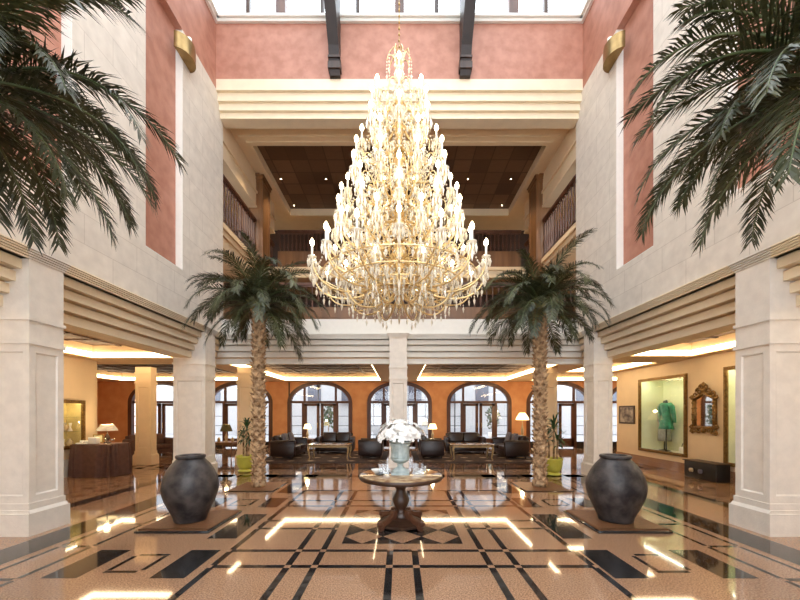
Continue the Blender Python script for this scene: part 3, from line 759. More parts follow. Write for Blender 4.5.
# ---- the great chandelier
CXW, CYW, CB = -.005, 5.14, 3.35
t = thing('chandelier', 'huge gilt and crystal candle chandelier hanging in the centre', 'chandelier', (CXW, CYW, 0))
k = MB()
k.lathe([(0, 3.30), (.03, 3.34), (.05, 3.40), (.03, 3.46), (.09, 3.52), (.14, 3.60), (.10, 3.68), (.05, 3.74), (.08, 3.85), (.12, 3.97), (.09, 4.1), (.045, 4.2), (.07, 4.3), (.10, 4.42), (.07, 4.55), (.04, 4.62), (.06, 4.75), (.09, 4.85), (.05, 4.98), (.035, 5.1), (.07, 5.25), (.085, 5.35), (.04, 5.5), (.03, 5.6), (.06, 5.75), (.07, 5.82), (.03, 5.95), (.025, 6.1), (.055, 6.22), (.06, 6.3), (.025, 6.42), (.045, 6.55), (.05, 6.62), (.02, 6.75), (.03, 6.9), (.0, 6.98)], n=16)
k.build('stem', 'brass_pale', t)
k = MB(); z = 6.95
while z < 13.95:
    k.lathe([(.010, 0), (.014, .02), (.010, .04)], (0, 0, z), 6); k.tube([(0, 0, z + .03), (0, 0, z + .10)], .005, 4); z += .09
k.build('chain', 'gold', t)
# crown of curling sprays at the top
k = MB()
for i in range(10):
    a = 2 * PI * i / 10; c, s = math.cos(a), math.sin(a)
    k.tube([(r * c, r * s, z) for r, z in ((.02, 6.70), (.06, 6.86), (.10, 6.93 if i % 2 else 7.0), (.16, 6.94 if i % 2 else 6.90), (.18, 6.86))], [.010, .010, .009, .008, .006], 6)
    for j in range(4): k.octa((.18 * c, .18 * s, 6.84 - .05 * j), .014, .028, 1)
    k.octa((.18 * c, .18 * s, 6.62), .020, .06, 1)
k.build('crown', ['brass_pale', 'crystal'], t)
TIERS = [(6.60, .325, 4), (6.23, .44, 6), (5.86, .55, 8), (5.50, .65, 8), (5.14, .76, 10), (4.83, .85, 10), (4.53, .94, 12), (4.22, 1.03, 12), (3.93, 1.26, 16), (3.72, .80, 8)]
def bez(P, n):
    o = []
    for i in range(n + 1):
        u = i / n; v = 1 - u; o.append(tuple(v ** 3 * P[0][d] + 3 * v * v * u * P[1][d] + 3 * v * u * u * P[2][d] + u ** 3 * P[3][d] for d in range(3)))
    return o
def cluster(k, c, r, n, h, mi=1):
    for i in range(n):
        a = 2 * PI * i / n; x, y = c[0] + r * math.cos(a), c[1] + r * math.sin(a)
        k.octa((x, y, c[2] - .02), .010, .018, mi); k.octa((x, y, c[2] - .06), .017, h, mi)
cup_r = .055
for ti, (zb, r, n) in enumerate(TIERS):
    a_ = MB(); low = .30 + .22 * min(1, r)
    main = bez([(.04, 0, -.28), (.45 * r, 0, -.26 - low * .9), (r * 1.0, 0, -.30 - low * .75), (r, 0, -.20)], 14)
    a_.tube(main, [.017 - .007 * i / 14 for i in range(15)], 6)
    up = bez([(r * .42, 0, main[6][2]), (r * .62, 0, -.02), (r * .88, 0, -.08), (r * .80, 0, -.32)], 9); a_.tube(up, .008, 5)
    dn = bez([(.04, 0, -.05), (.35 * r, 0, .12), (r * .55, 0, -.05), (r * .50, 0, -.36)], 9); a_.tube(dn, .008, 5)
    a_.lathe([(.012, -.225), (.03, -.22), (cup_r, -.195), (cup_r + .006, -.185), (.02, -.19), (.02, -.17), (.014, -.165)], (r, 0, 0), 12, 1)
    o_arm = a_.build('arm', ['brass_pale', 'crystal'], t)
    d_ = MB(); cluster(d_, (r, 0, -.20), cup_r, 8, .075)
    d_.octa((r, 0, -.33), .026, .10, 1)
    for j in (4, 7, 10, 12):
        p = main[j]; d_.octa((p[0], 0, p[2] - .05), .013, .022, 1); d_.octa((p[0], 0, p[2] - .11), .020, .07, 1)
    for P_ in (up[4], up[7], dn[4], dn[7]):
        d_.octa((P_[0], .012, P_[2] - .03), .013, .022, 1); d_.octa((P_[0], .012, P_[2] - .09), .019, .06, 1)
    o_drop = tag(d_.build('crystal_drops', ['crystal', 'crystal'], o_arm), kind='stuff')
    c_ = MB(); c_.lathe([(.015, -.175), (.015, -.045), (.010, -.04), (0, -.04)], (r, 0, 0), 10); o_can = c_.build('candle_sleeve', 'candle', o_arm)
    b_ = MB(); b_.lathe([(.008, -.045), (.022, -.03), (.030, -.005), (.027, .02), (.014, .045), (0, .065)], (r, 0, 0), 8); o_bul = b_.build('bulb', 'bulb', o_arm)
    off = (ti % 2) * PI / n if ti else 0.
    for i in range(n):
        if i == 0: o = o_arm
        else:
            o = copy_part(o_arm, t)
            for ch in (o_drop, o_can, o_bul): copy_part(ch, o)
        o.location = (0, 0, zb); o.rotation_euler = (0, 0, off + 2 * PI * i / n)
    g_ = MB()                                     # bead garlands swagged from cup to cup
    for i in range(n):
        a0, a1 = off + 2 * PI * i / n, off + 2 * PI * (i + 1) / n
        p0, p1 = Vector((r * math.cos(a0), r * math.sin(a0), zb - .2)), Vector((r * math.cos(a1), r * math.sin(a1), zb - .2))
        m_ = max(6, int((p1 - p0).length / .042))
        for rr_, dz in ((1, .16), (.62, .22)):
            for j in range(m_ + 1):
                u = j / m_; p = p0.lerp(p1, u); g_.octa((p.x * rr_, p.y * rr_, p.z - dz * 4 * u * (1 - u) - (1 - rr_) * .15), .0135, .020)
            pm = p0.lerp(p1, .5); g_.octa((pm.x * rr_, pm.y * rr_, pm.z - dz - (1 - rr_) * .15 - .06), .022, .08)
    tag(g_.build('bead_garland', 'crystal', t), kind='stuff')
    if ti < 9:                                    # strands falling from this tier to the next
        r2, z2 = (TIERS[ti + 1][1], TIERS[ti + 1][0]) if ti < 8 else (.55, 3.55)
        s_ = MB(); n2 = n * 2
        for i in range(n2):
            a = off + 2 * PI * (i + .5) / n2
            for q_, f0, f1 in ((0, .55, .75),):
                m_ = 9
                for j in range(m_):
                    u = j / (m_ - 1); rr_ = (r * f0) * (1 - u) + r2 * f1 * u; zz = (zb - .1) * (1 - u) + (z2 - .25) * u - .10 * math.sin(PI * u)
                    s_.octa((rr_ * math.cos(a), rr_ * math.sin(a), zz), .0135, .022)
        tag(s_.build('bead_strand', 'crystal', t), kind='stuff')
# lower basket of fringes
k = MB()
for rr_, zz, nn in ((1.12, 3.60, 44), (.9, 3.50, 40), (.7, 3.42, 34), (.5, 3.38, 26), (.3, 3.34, 18)):
    k.tube([(rr_ * math.cos(2 * PI * i / 48), rr_ * math.sin(2 * PI * i / 48), zz) for i in range(49)], .010, 5, 0, False)
    for i in range(nn):
        a = 2 * PI * i / nn; k.octa((rr_ * math.cos(a), rr_ * math.sin(a), zz - .03), .014, .02, 1); k.octa((rr_ * math.cos(a), rr_ * math.sin(a), zz - .08), .019, .07, 1)
for i in range(16):
    a = 2 * PI * i / 16; k.tube([(r_ * math.cos(a), r_ * math.sin(a), z_) for r_, z_ in ((.06, 3.55), (.5, 3.39), (.9, 3.50), (1.12, 3.60), (1.24, 3.70))], .009, 5, 0)
tag(k.build('lower_basket', ['brass_pale', 'crystal'], t), kind='stuff')

# ---- gallery spotlights, pillars, balustrades
q = 0
for x, y, lb in [(at(264, 148, 1).x, 0, 'front row, first from the left'), (at(315, 149, 1).x, 0, 'front row, second from the left'), (at(478, 148, 1).x, 0, 'front row, second from the right'), (at(528, 147, 1).x, 0, 'front row, first from the right'),
                 (at(281, 183, 1).x, 1, 'second row, first from the left'), (at(326, 182, 1).x, 1, 'second row, second from the left'), (at(468, 182, 1).x, 1, 'second row, second from the right'), (at(511, 182, 1).x, 1, 'second row, first from the right'),
                 (at(294, 209, 1).x, 2, 'back row, first from the left'), (at(502, 209, 1).x, 2, 'back row, first from the right')]:
    Y = (11.07, 12.73, 14.35)[y]; x = x * Y
    t = thing('spotlight', 'small recessed spotlight in the dark timber gallery ceiling, ' + lb, 'spotlight', (x, Y, 10.22), 0, 'gallery ceiling spotlights')
    k = MB(); k.lathe([(.05, -.001), (.05, -.02), (.027, -.02), (.027, -.001)], n=16); k.build('trim_ring', 'gold', t)
    k = MB(); k.lathe([(0, -.012), (.026, -.012), (.026, -.004), (0, -.004)], n=12); k.build('lens', 'spot_glow', t)
    ld = bpy.data.lights.new('spotlight_beam', 'SPOT'); ld.energy = 420; ld.color = (1, .78, .50); ld.spot_size = 1.3; ld.spot_blend = 1.0; ld.shadow_soft_size = .05
    lo = bpy.data.objects.new('spotlight_beam', ld); COL.objects.link(lo); lo.parent = t; lo.location = (0, 0, -.03)
for x0, x1, lb in ((-5.62, -4.80, 'square brown timber pillar of the gallery left of the chandelier'), (4.80, 5.42, 'square brown timber pillar of the gallery right of the chandelier')):
    t = thing('timber_pillar', lb, 'pillar', ((x0 + x1) / 2, 12.55, 4.28)); a = (x1 - x0) / 2
    k = MB(); panel_shaft(k, -a, a, -.35, .35, .3, 5.56); k.build('shaft', 'wood_mid', t)
    k = MB(); k.box(-a - .04, a + .04, -.39, .39, 0, .3); k.build('base', 'wood_red', t)
    k = MB(); k.box(-a - .03, a + .03, -.38, .38, 5.56, 5.66); k.box(-a - .06, a + .06, -.41, .41, 5.66, 5.74); k.build('cap', 'wood_mid', t)
def balustrade(label, loc, L, hb, ht, rz, nb, panel=.0):
    t = thing('balustrade', label, 'balustrade', loc, rz, None)
    k = MB(); k.box(0, L, -.05, .05, 0, .10 if not panel else panel); 
    if panel:
        for i in range(int(L / 1.1)): k.box(.08 + i * 1.1, 1.02 + i * 1.1, -.062, -.05, .07, panel - .07)
    k.build('panel' if panel else 'bottom_rail', 'wood_mid' if panel else 'wood_red', t)
    k = MB(); k.box(0, L, -.07, .07, ht - .07, ht); k.box(0, L, -.045, .045, ht - .12, ht - .07); k.build('hand_rail', 'wood_red', t)
    b = MB(); z0 = panel or .10; h = ht - .12 - z0
    b.lathe([(.03, 0), (.03, .06 * h), (.018, .1 * h), (.036, .3 * h), (.032, .42 * h), (.016, .6 * h), (.02, .85 * h), (.03, .92 * h), (.03, h)], (0, 0, z0), 8)
    b0 = b.build('baluster', 'wood_red', t)
    for i in range(nb):
        o = b0 if i == 0 else copy_part(b0, t); o.location = (L * (i + .5) / nb, 0, 0)
    return t
balustrade('front gallery balustrade of brown timber behind the chandelier foot', (-4.95, 9.88, 4.28), 9.9, .3, 1.05, 0, 58, .36)
balustrade('upper balcony balustrade above the left palm, beside the timber pillar', (-5.08, 14.0, 7.05), 4.15, .1, 1.4, -PI / 2, 24)
balustrade('upper balcony balustrade above the right palm, beside the timber pillar', (5.08, 9.85, 7.05), 4.15, .1, 1.4, PI / 2, 24)
balustrade('upper balcony balustrade along the back of the gallery', (-4.9, 14.05, 7.5), 9.8, .3, 1.5, 0, 60, .66)

# ---- lobby seating
def rugbox(x0, x1, y0, y1, lb):
    t = thing('rug', lb, 'rug', ((x0 + x1) / 2, (y0 + y1) / 2, .003), 0, 'lobby rugs'); a, b = (x1 - x0) / 2, (y1 - y0) / 2
    k = MB(); k.box(-a, a, -b, b, 0, .012); k.build('border', 'rug_border', t)
    k = MB(); k.box(-a + .2, a - .2, -b + .2, b - .2, .012, .016); 
    for i in range(6):
        for j in range(4):
            x, y = -a + .5 + (2 * a - 1) * i / 5, -b + .45 + (2 * b - .9) * j / 3; k.add([(x + .16, y, .018), (x, y + .12, .018), (x - .16, y, .018), (x, y - .12, .018)], [(0, 1, 2, 3)], 1)
    k.build('field', ['rug', 'table_gold'], t)
rugbox(-4.9, -.45, 11.4, 14.9, 'dark patterned rug under the sofa group left of the central column')
rugbox(.5, 4.9, 11.4, 14.9, 'dark patterned rug under the sofa group right of the central column')
def sofa(label, loc, w_, rz, seats, d=.86, h=.83, m='leather', name='sofa', cat='sofa', group='dark leather lobby seats'):
    t = thing(name, label, cat, loc, rz, group); a = w_ / 2
    k = MB(); k.box(-a + .02, a - .02, -d / 2 + .03, d / 2 - .02, .10, .27); k.build('base', m, t, bevel=.02)
    sw = (w_ - .36) / seats
    for i in range(seats):
        x0 = -a + .18 + i * sw
        k = MB(); k.box(x0 + .006, x0 + sw - .006, -d / 2, d / 2 - .22, .27, .44); k.build('seat_cushion', m, t, bevel=.045, seg=3)
        k = MB(); k.prism([(d / 2 - .30, .44), (d / 2 - .10, .44), (d / 2 - .02, h - .02), (d / 2 - .14, h), (d / 2 - .22, h - .02)], x0 + .006, x0 + sw - .006); k.build('back_cushion', m, t, bevel=.04, seg=3)
    k = MB(); k.prism([(d / 2 - .12, .27), (d / 2, .27), (d / 2 + .03, h - .05), (d / 2 - .05, h - .05)], -a + .1, a - .1); k.build('backrest', m, t, bevel=.03)
    for s in (-1, 1):
        k = MB(); k.box(s * (a - .19), s * a, -d / 2 + .01, d / 2, .12, .58); 
        k.tube([(s * (a - .095), -d / 2 + .005, .575), (s * (a - .095), d / 2, .575)], .10, 12); k.build('armrest', m, t, bevel=.02)
    k = MB(); k.lathe([(.022, 0), (.032, .1)], n=8); f0 = k.build('foot', 'wood_dark', t, loc=(-a + .1, -d / 2 + .1, 0))
    for x, y in ((a - .1, -d / 2 + .1), (-a + .1, d / 2 - .1), (a - .1, d / 2 - .1)): copy_part(f0, t, loc=(x, y, 0))
    return t
ZR = .021
sofa('dark leather two-seat sofa facing us behind the left coffee table', (-2.62, 14.3, ZR), 1.5, 0, 2)
sofa('dark leather two-seat sofa facing us behind the right coffee table', (2.66, 14.3, ZR), 1.62, 0, 2)
sofa('dark leather sofa turned to the left coffee table, just right of the left palm trunk', (-4.1, 13.05, ZR), 1.75, PI / 2, 2)
sofa('dark leather sofa turned to the right coffee table, just left of the right palm trunk', (4.12, 13.05, ZR), 1.75, -PI / 2, 2)
sofa('dark leather armchair left of the white flowers, turned to the left coffee table', (-1.05, 12.85, ZR), .98, -PI / 2, 1, name='armchair', cat='armchair')
sofa('dark leather armchair right of the white flowers, turned to the right coffee table', (1.18, 12.85, ZR), .98, PI / 2, 1, name='armchair', cat='armchair')
sofa('dark armchair between the warm lit outer column and the left stone column', (-7.75, 13.35, 0), .95, .5, 1, name='armchair', cat='armchair', m='fabric_brown')
sofa('dark sofa behind the skirted buffet table, left of the warm lit outer column', (-9.6, 13.4, 0), 1.5, 1.0, 2, m='fabric_brown')
def cushion(label, loc, rx, rz, m='cushion_grey'):
    k = MB(); n = 8; g = [[None] * (n + 1) for _ in range(n + 1)]; vs = []
    for sgn in (1, -1):
        for i in range(n + 1):
            for j in range(n + 1):
                u, v = i / n * 2 - 1, j / n * 2 - 1; b = (1 - u ** 4) * (1 - v ** 4); pin = 1 - .06 * (1 - abs(u)) * 0
                vs.append((.22 * u * (1 - .07 * (1 - v * v)), sgn * .08 * b ** .6, .22 * v * (1 - .07 * (1 - u * u))))
    N = (n + 1) ** 2; fs = []
    for s_ in (0, 1):
        for i in range(n):
            for j in range(n):
                a = s_ * N + i * (n + 1) + j; fs.append((a, a + 1, a + n + 2, a + n + 1))
    k.add(vs, fs, 0, True); o = k.build('cushion', m, None, loc=loc, rot=(rx, 0, rz)); return tag(o, label, 'cushion', 'scatter cushions on the sofas')
cushion('grey scatter cushion at the near end of the left-hand sofa', (-4.15, 12.62, .71), -.25, PI / 2)
cushion('grey scatter cushion at the far end of the left-hand sofa', (-4.15, 13.35, .71), -.25, PI / 2)
cushion('grey scatter cushion at the near end of the right-hand sofa', (4.17, 12.62, .71), -.25, -PI / 2)
cushion('grey scatter cushion at the far end of the right-hand sofa', (4.17, 13.35, .71), -.25, -PI / 2)
def coffee_table(label, loc, w_, d=.8, h=.55):
    t = thing('coffee_table', label, 'coffee table', loc, 0, 'gilt coffee tables'); a, b = w_ / 2, d / 2
    k = MB(); k.box(-a, a, -b, b, h - .035, h); k.build('table_top', 'marble_top', t, bevel=.012)
    k = MB(); k.box(-a + .06, a - .06, -b + .06, b - .06, h - .11, h - .035); k.build('apron', 'table_gold', t)
    for sx in (-1, 1):
        for sy in (-1, 1):
            k = MB(); x, y = sx * (a - .08), sy * (b - .08)
            k.tube([(x, y, h - .05), (x + sx * .035, y + sy * .02, h - .16), (x + sx * .01, y + sy * .01, .22), (x - sx * .01, y - sy * .005, .08), (x + sx * .03, y + sy * .02, .012)], [.042, .04, .024, .018, .028], 8); k.build('leg', 'table_gold', t)
    return t
coffee_table('gilt coffee table in front of the sofa left of the central column', (-2.42, 12.15, .036), 1.45)
coffee_table('gilt coffee table in front of the sofa right of the central column', (2.5, 12.15, .036), 1.45)
def side_table(label, loc, w_=.5, h=.55, m='wood_mid'):
    t = thing('side_table', label, 'side table', loc, 0, 'lamp side tables'); a = w_ / 2
    k = MB(); k.box(-a, a, -a, a, h - .03, h); k.build('table_top', m, t, bevel=.008)
    k = MB(); k.box(-a + .04, a - .04, -a + .04, a - .04, h - .1, h - .03); k.build('apron', m, t)
    for sx in (-1, 1):
        for sy in (-1, 1):
            k = MB(); k.tube([(sx * (a - .06), sy * (a - .06), h - .05), (sx * (a - .06), sy * (a - .06), 0)], [.024, .016], 6); k.build('leg', m, t)
def table_lamp(label, loc, h, sr, sh, shade='shade_glow', base='lamp_base', lit=22, top=.6):
    t = thing('table_lamp', label, 'lamp', loc, 0, 'table lamps')
    k = MB(); z1 = h - sh; k.lathe([(.08, 0), (.08, .02), (.03, .04), (.055, z1 * .3), (.06, z1 * .45), (.025, z1 * .7), (.012, z1 * .8), (.012, z1 + .05)], n=16); k.build('base', base, t)
    k = MB(); k.lathe([(sr, h - sh), (sr * .86, h - sh * .6), (sr * top, h), (sr * top * .97, h), (sr * .84, h - sh * .6), (sr * .97, h - sh)], n=24)
    k.f = [f for f in k.f if len(f) == 4]; k.m = k.m[:len(k.f)]; k.sm = [True] * len(k.f); k.build('lamp_shade', shade, t)
    k = MB(); k.ball((0, 0, h - sh * .55), .03); k.build('bulb', 'spot_glow', t)
    if lit:
        ld = bpy.data.lights.new('lamp_light', 'POINT'); ld.energy = lit; ld.color = (1, .72, .38); ld.shadow_soft_size = .06
        lo = bpy.data.objects.new('lamp_light', ld); COL.objects.link(lo); lo.parent = t; lo.location = (0, 0, h + .06)
side_table('side table left of the sofa behind the left coffee table', (-3.85, 14.55, ZR)); table_lamp('small lit lamp on the side table left of the left-hand sofa back', (-3.85, 14.55, ZR + .551), .62, .16, .2)
side_table('side table between the armchair and sofa, right of the flowers', (1.35, 14.35, ZR), .55); table_lamp('lit lamp on the side table right of the white flowers', (1.36, 14.3, ZR + .551), .64, .19, .22)
side_table('side table behind the right-hand sofa, left of the right trunk', (5.15, 14.55, 0), .5, .62); table_lamp('tall lit lamp left of the right palm trunk', (5.12, 14.5, .621), 1.04, .27, .30, lit=40, top=.42)
side_table('wooden lamp table between the left stone column and the plant', (-6.6, 13.3, 0), .78, .55); table_lamp('lamp with dark olive shade right of the left stone column', (-6.62, 13.3, .551), .66, .22, .26, 'lamp_dark_shade', 'lamp_base', 10)
for x, lb in ((-6.88, 'small cream jar left of the dark shaded lamp'), (-6.36, 'small cream jar right of the dark shaded lamp')):
    k = MB(); k.lathe([(.035, 0), (.055, .03), (.06, .1), (.035, .15), (.03, .17), (0, .17)], n=14); tag(k.build('jar', 'lamp_base', None, loc=(x, 13.25, .551)), lb, 'jar', 'jars on the lamp table')

# ---- potted yuccas
def potted(label, loc, s, seed):
    t = thing('potted_plant', label, 'plant', loc, 0, 'yuccas in lime pots'); q = random.Random(seed)
    k = MB(); k.lathe([(.14, 0), (.20, .015), (.21, .05), (.17, .075), (.155, .09)], n=28); k.build('saucer', 'pot_lime', t)
    k = MB(); k.lathe([(.155, .09), (.20, .14), (.235, .26), (.24, .40), (.255, .42), (.255, .46), (.235, .46), (.225, .42), (0, .41)], n=32); k.build('pot', 'pot_lime', t)
    for (x, y, hh, n) in ((.02, 0, 1.0, 34), (-.08, .05, .72, 26), (.09, -.04, .62, 22)):
        k = MB(); k.tube([(x, y, .40), (x * 1.1, y, .40 + hh * .6), (x * 1.3, y, .40 + hh)], [.028, .024, .02], 7); st = k.build('stem', 'trunk_bark', t)
        k = MB()
        for i in range(n):
            a = i * 2.4; e = q.uniform(-.35, 1.25); l = q.uniform(.30, .5) * s; d = Vector((math.cos(a) * math.cos(e), math.sin(a) * math.cos(e), math.sin(e))); sd = Vector((-math.sin(a), math.cos(a), 0)) * .022
            o = Vector((x * 1.3, y, .40 + hh - .25 * (i / n))); p1 = o + d * l * .55; p2 = o + d * l + Vector((0, 0, -.10))
            k.add([o - sd * .6, o + sd * .6, p1 + sd, p1 - sd, p2], [(0, 1, 2, 3), (3, 2, 4)], 0)
        k.build('leaf_tuft', 'leaf_plant', st)
potted('yucca in a lime pot left of the left palm trunk', (-4.32, 9.78, 0), .85, 1)
potted('yucca in a lime pot right of the right palm trunk', (4.08, 9.25, 0), 1.05, 2)

# ---- curtained buffet table on the left, with what stands on it
t = thing('buffet_table', 'long table under a brown pleated skirt by the left wall', 'table', (-7.93, 9.25, 0))
k = MB(); k.box(-.52, .52, -.33, .33, .80, .83); k.build('table_top', 'wood_mid', t)
for sx in (-.45, .45):
    for sy in (-.27, .27): k = MB(); k.box(sx - .025, sx + .025, sy - .025, sy + .025, 0, .8); k.build('leg', 'black_metal', t)
k = MB(); n = 220; per = []
for i in range(n):
    a = 2 * PI * i / n; c, s = math.cos(a), math.sin(a); e = 5.0
    x = .545 * math.copysign(abs(c) ** (2 / e), c) + .01; y = .355 * math.copysign(abs(s) ** (2 / e), s); per.append((x, y))
vs = []; lv = [(.842, 0), (.832, .014), (.6, .032), (.3, .040), (.004, .046)]
for z, amp in lv:
    for i, (x, y) in enumerate(per):
        g = amp * (.9 * math.sin(i * 2 * PI / 11) + .35 * math.sin(i * .37 + 1)) + amp; L_ = math.hypot(x / .545 ** 2, y / .355 ** 2); nx, ny = (x / .545) ** 9 , (y / .355) ** 9; L_ = math.hypot(nx, ny) or 1; vs.append((x + g * nx / L_, y + g * ny / L_, z))
fs = [(l * n + i, l * n + (i + 1) % n, (l + 1) * n + (i + 1) % n, (l + 1) * n + i) for l in range(len(lv) - 1) for i in range(n)] + [tuple(range(n))]
k.add(vs, fs, 0, True); o = k.build('tablecloth', 'fabric_brown', None, loc=(-7.93, 9.25, 0)); tag(o, 'brown pleated cloth hanging to the floor over the long table at left', 'tablecloth')
BZ = .846
table_lamp('lamp with wide white shade on the skirted buffet table', (-7.86, 9.36, BZ), .50, .235, .17, 'shade_white', 'wood_dark', 16, top=.55)
k = MB(); k.box(-.10, .10, -.07, .07, 0, .17); tag(k.build('box', 'white', None, bevel=.006, loc=(-8.0, 9.12, BZ)), 'upright white box in front of the white-shaded lamp', 'box')
k = MB(); k.box(-.14, .14, -.09, .09, 0, .012); k.box(-.14, -.13, -.09, .09, .012, .03); k.box(.13, .14, -.09, .09, .012, .03); tag(k.build('tray', 'white', None, loc=(-8.25, 9.1, BZ)), 'white tray at the left end of the buffet table', 'tray')
for i, (x, y) in enumerate(((-8.31, 9.1), (-8.2, 9.11))):
    t = thing('cup', ('white cup on the left side of the white tray', 'white cup on the right side of the white tray')[i], 'cup', (x, y, BZ + .0125), 0, 'white cups on the buffet')
    k = MB(); k.lathe([(.022, 0), (.038, .03), (.042, .075), (.038, .075), (.034, .03), (0, .008)], n=16); k.build('body', 'white', t)
    k = MB(); k.tube([(.038, 0, .06), (.062, 0, .055), (.06, 0, .03), (.036, 0, .025)], .005, 6); k.build('handle', 'white', t)
t = thing('photo_frame', 'small gilt frame standing behind the white box', 'frame', (-8.1, 9.36, BZ), .1)
k = MB(); k.box(-.13, .13, -.01, .01, 0, .025); k.box(-.13, .13, -.01, .01, .205, .23); k.box(-.13, -.105, -.01, .01, .025, .205); k.box(.105, .13, -.01, .01, .025, .205); k.build('moulding', 'gold', t)
k = MB(); k.box(-.105, .105, 0, .006, .025, .205); k.build('picture', 'case_back', t)
for i, x in enumerate((-7.72, -7.61, -7.52)):
    k = MB(); k.lathe([(.03, 0), (.032, .006), (.006, .012), (.005, .06), (.03, .085), (.034, .125), (.031, .125), (.0, .07)], n=14)
    tag(k.build('stem_glass', 'acrylic', None, loc=(x, 9.14 + .05 * (i % 2), BZ)), ('stem glass on the buffet nearest the white box', 'middle stem glass of three on the buffet right end', 'stem glass nearest the right end of the buffet')[i], 'glass', 'stem glasses on the buffet')

# ---- showcases sunk into the aisle walls
def showcase(name, label, xw, s, y0, y1, z0, z1, dep, back, glow, frame='gilt_old', shelves=()):
    """opens towards the aisle; s = +1 when it runs deeper towards +x"""
    t = thing(name, label, 'showcase', (xw, (y0 + y1) / 2, z0)); a = (y1 - y0) / 2; h = z1 - z0; e = .012
    k = MB()
    k.box(s * dep, s * (dep + .02), -a, a, 0, h); k.box(0, s * dep, -a, -a + e, 0, h); k.box(0, s * dep, a - e, a, 0, h); k.box(0, s * dep, -a, a, h - e, h); k.build('case_body', back, t)
    k = MB(); k.box(0, s * dep, -a + e, a - e, 0, e); k.build('case_floor', 'white', t)
    k = MB(); f, p = .085, .05
    for (b0, b1, c0, c1) in ((-a - .02, a + .02, -.02, f - .02), (-a - .02, a + .02, h - f + .02, h + .02), (-a - .02, -a + f - .02, f - .02, h - f + .02), (a - f + .02, a + .02, f - .02, h - f + .02)):
        k.box(-s * p, 0, b0, b1, c0, c1); 
        k.box(-s * (p + .015), -s * p, b0 + .018, b1 - .018, c0 + .018, c1 - .018)
    nb = int(2 * a / .06)
    for i in range(nb):
        y = -a + 2 * a * (i + .5) / nb
        for z in (f / 2 - .02, h - f / 2 + .02): k.ball((-s * (p + .012), y, z), .018, 0, 6)
    nb = int(h / .06)
    for i in range(nb):
        z = h * (i + .5) / nb
        for y in (-a + f / 2 - .02, a - f / 2 + .02): k.ball((-s * (p + .012), y, z), .018, 0, 6)
    k.build('frame', frame, t)
    k = MB(); k.box(s * .06, s * .10, -a + .1, a - .1, h - .05, h - .025); k.build('light_strip', glow, t)
    for z in shelves: k = MB(); k.box(s * .08, s * (dep - .01), -a + .02, a - .02, z, z + .012); k.build('shelf', 'acrylic', t)
    k = MB(); k.box(-s * .012, -s * .006, -a + .03, a - .03, .03, h - .03); k.build('glass_pane', 'case_glass', t)
    return t
showcase('showcase', 'gilt-framed lit showcase in the left wall behind the buffet', XL, -1, 8.0, 9.46, .73, 1.97, .42, 'case_back_yellow', 'case_glow', 'gilt_old', (.42, .8))
for i, (y, z, kind) in enumerate(((8.9, .742, 0), (9.1, .742, 1), (9.28, .742, 0), (8.95, 1.162, 1), (9.15, 1.162, 0), (9.3, 1.162, 1))):
    k = MB()
    if kind: k.lathe([(.04, 0), (.05, .02), (.02, .1), (.035, .2), (.045, .22), (0, .21)], n=14)
    else: k.lathe([(.03, 0), (.07, .06), (.08, .13), (.03, .2), (.035, .23), (0, .22)], n=14)
    tag(k.build('ornament', ('lamp_base', 'white')[i % 2], None, loc=(XL - .2, y, z + .001)), 'small pale ornament %s in the left wall showcase' % ('first from the left on the bottom', 'second from the left on the bottom', 'last on the bottom', 'first from the left on the shelf', 'second from the left on the shelf', 'last on the shelf')[i], 'ornament', 'ornaments in the left showcase')
showcase('showcase', 'gilt-framed lit showcase with the green gown in the right wall', XR, 1, 9.56, 11.43, .45, 2.72, .75, 'case_back', 'case_glow_green')
showcase('showcase', 'tall gilt-framed showcase right of the gilt mirror', XR, 1, 6.9, 8.42, .40, 2.74, .5, 'case_back', 'case_glow_green')
def dress_form(label, loc, m, s, long_):
    t = thing('dress_form', label, 'dress form', loc, PI / 2, 'clothes in the showcase')
    k = MB(); k.lathe([(.15, 0), (.16, .01), (.03, .03), (.018, .06), (.016, .9), (.0, .9)], n=16); k.build('stand', 'black_metal', t)
    k = MB(); z0 = .85; k.lathe([(.02, z0), (.16, z0 + .02), (.17, z0 + .1), (.115, z0 + .28), (.16, z0 + .50), (.17, z0 + .58), (.06, z0 + .66), (.045, z0 + .72), (0, z0 + .74)], n=24, sx=1.0, sy=.65); k.build('torso', 'black_metal', t)
    k = MB(); lo = .70 if not long_ else .30
    k.lathe([(.22 if long_ else .24, lo), (.21, lo + .3 if long_ else lo + .1), (.19, z0 + .08), (.13, z0 + .28), (.178, z0 + .50), (.185, z0 + .58), (.10, z0 + .64)], n=40, sx=1.0, sy=.7, flute=12, fa=.035); k.build('garment', m, t)
    for s_ in (-1, 1):
        k = MB(); k.tube([(s_ * .13, 0, z0 + .6), (s_ * .23, 0, z0 + .52), (s_ * .27, -.02, z0 + .25), (s_ * .26, -.04, z0 + .05)], [.07, .065, .055, .05], 10); k.build('sleeve', m, t)
dress_form('green gown on a black stand in the right wall showcase', (XR + .24, 10.62, .463), 'dress_green', 1, False)
dress_form('long grey garment left of the green gown in the showcase', (XR + .54, 11.08, .463), 'dress_grey', 1, True)
t = thing('handbag', 'white handbag at the bottom of the gown showcase', 'handbag', (XR + .28, 10.0, .463), PI / 2, 'bags in the showcase')
k = MB(); k.prism([(-.15, 0), (.15, 0), (.12, .2), (-.12, .2)], -.05, .05, 'y'); k.build('body', 'white', t, bevel=.01); k = MB(); k.tube([(-.08, 0, .2), (-.06, 0, .3), (.06, 0, .3), (.08, 0, .2)], .009, 6); k.build('handle', 'black_metal', t)
t = thing('handbag', 'black handbag right of the white one in the gown showcase', 'handbag', (XR + .25, 9.73, .463), PI / 2, 'bags in the showcase')
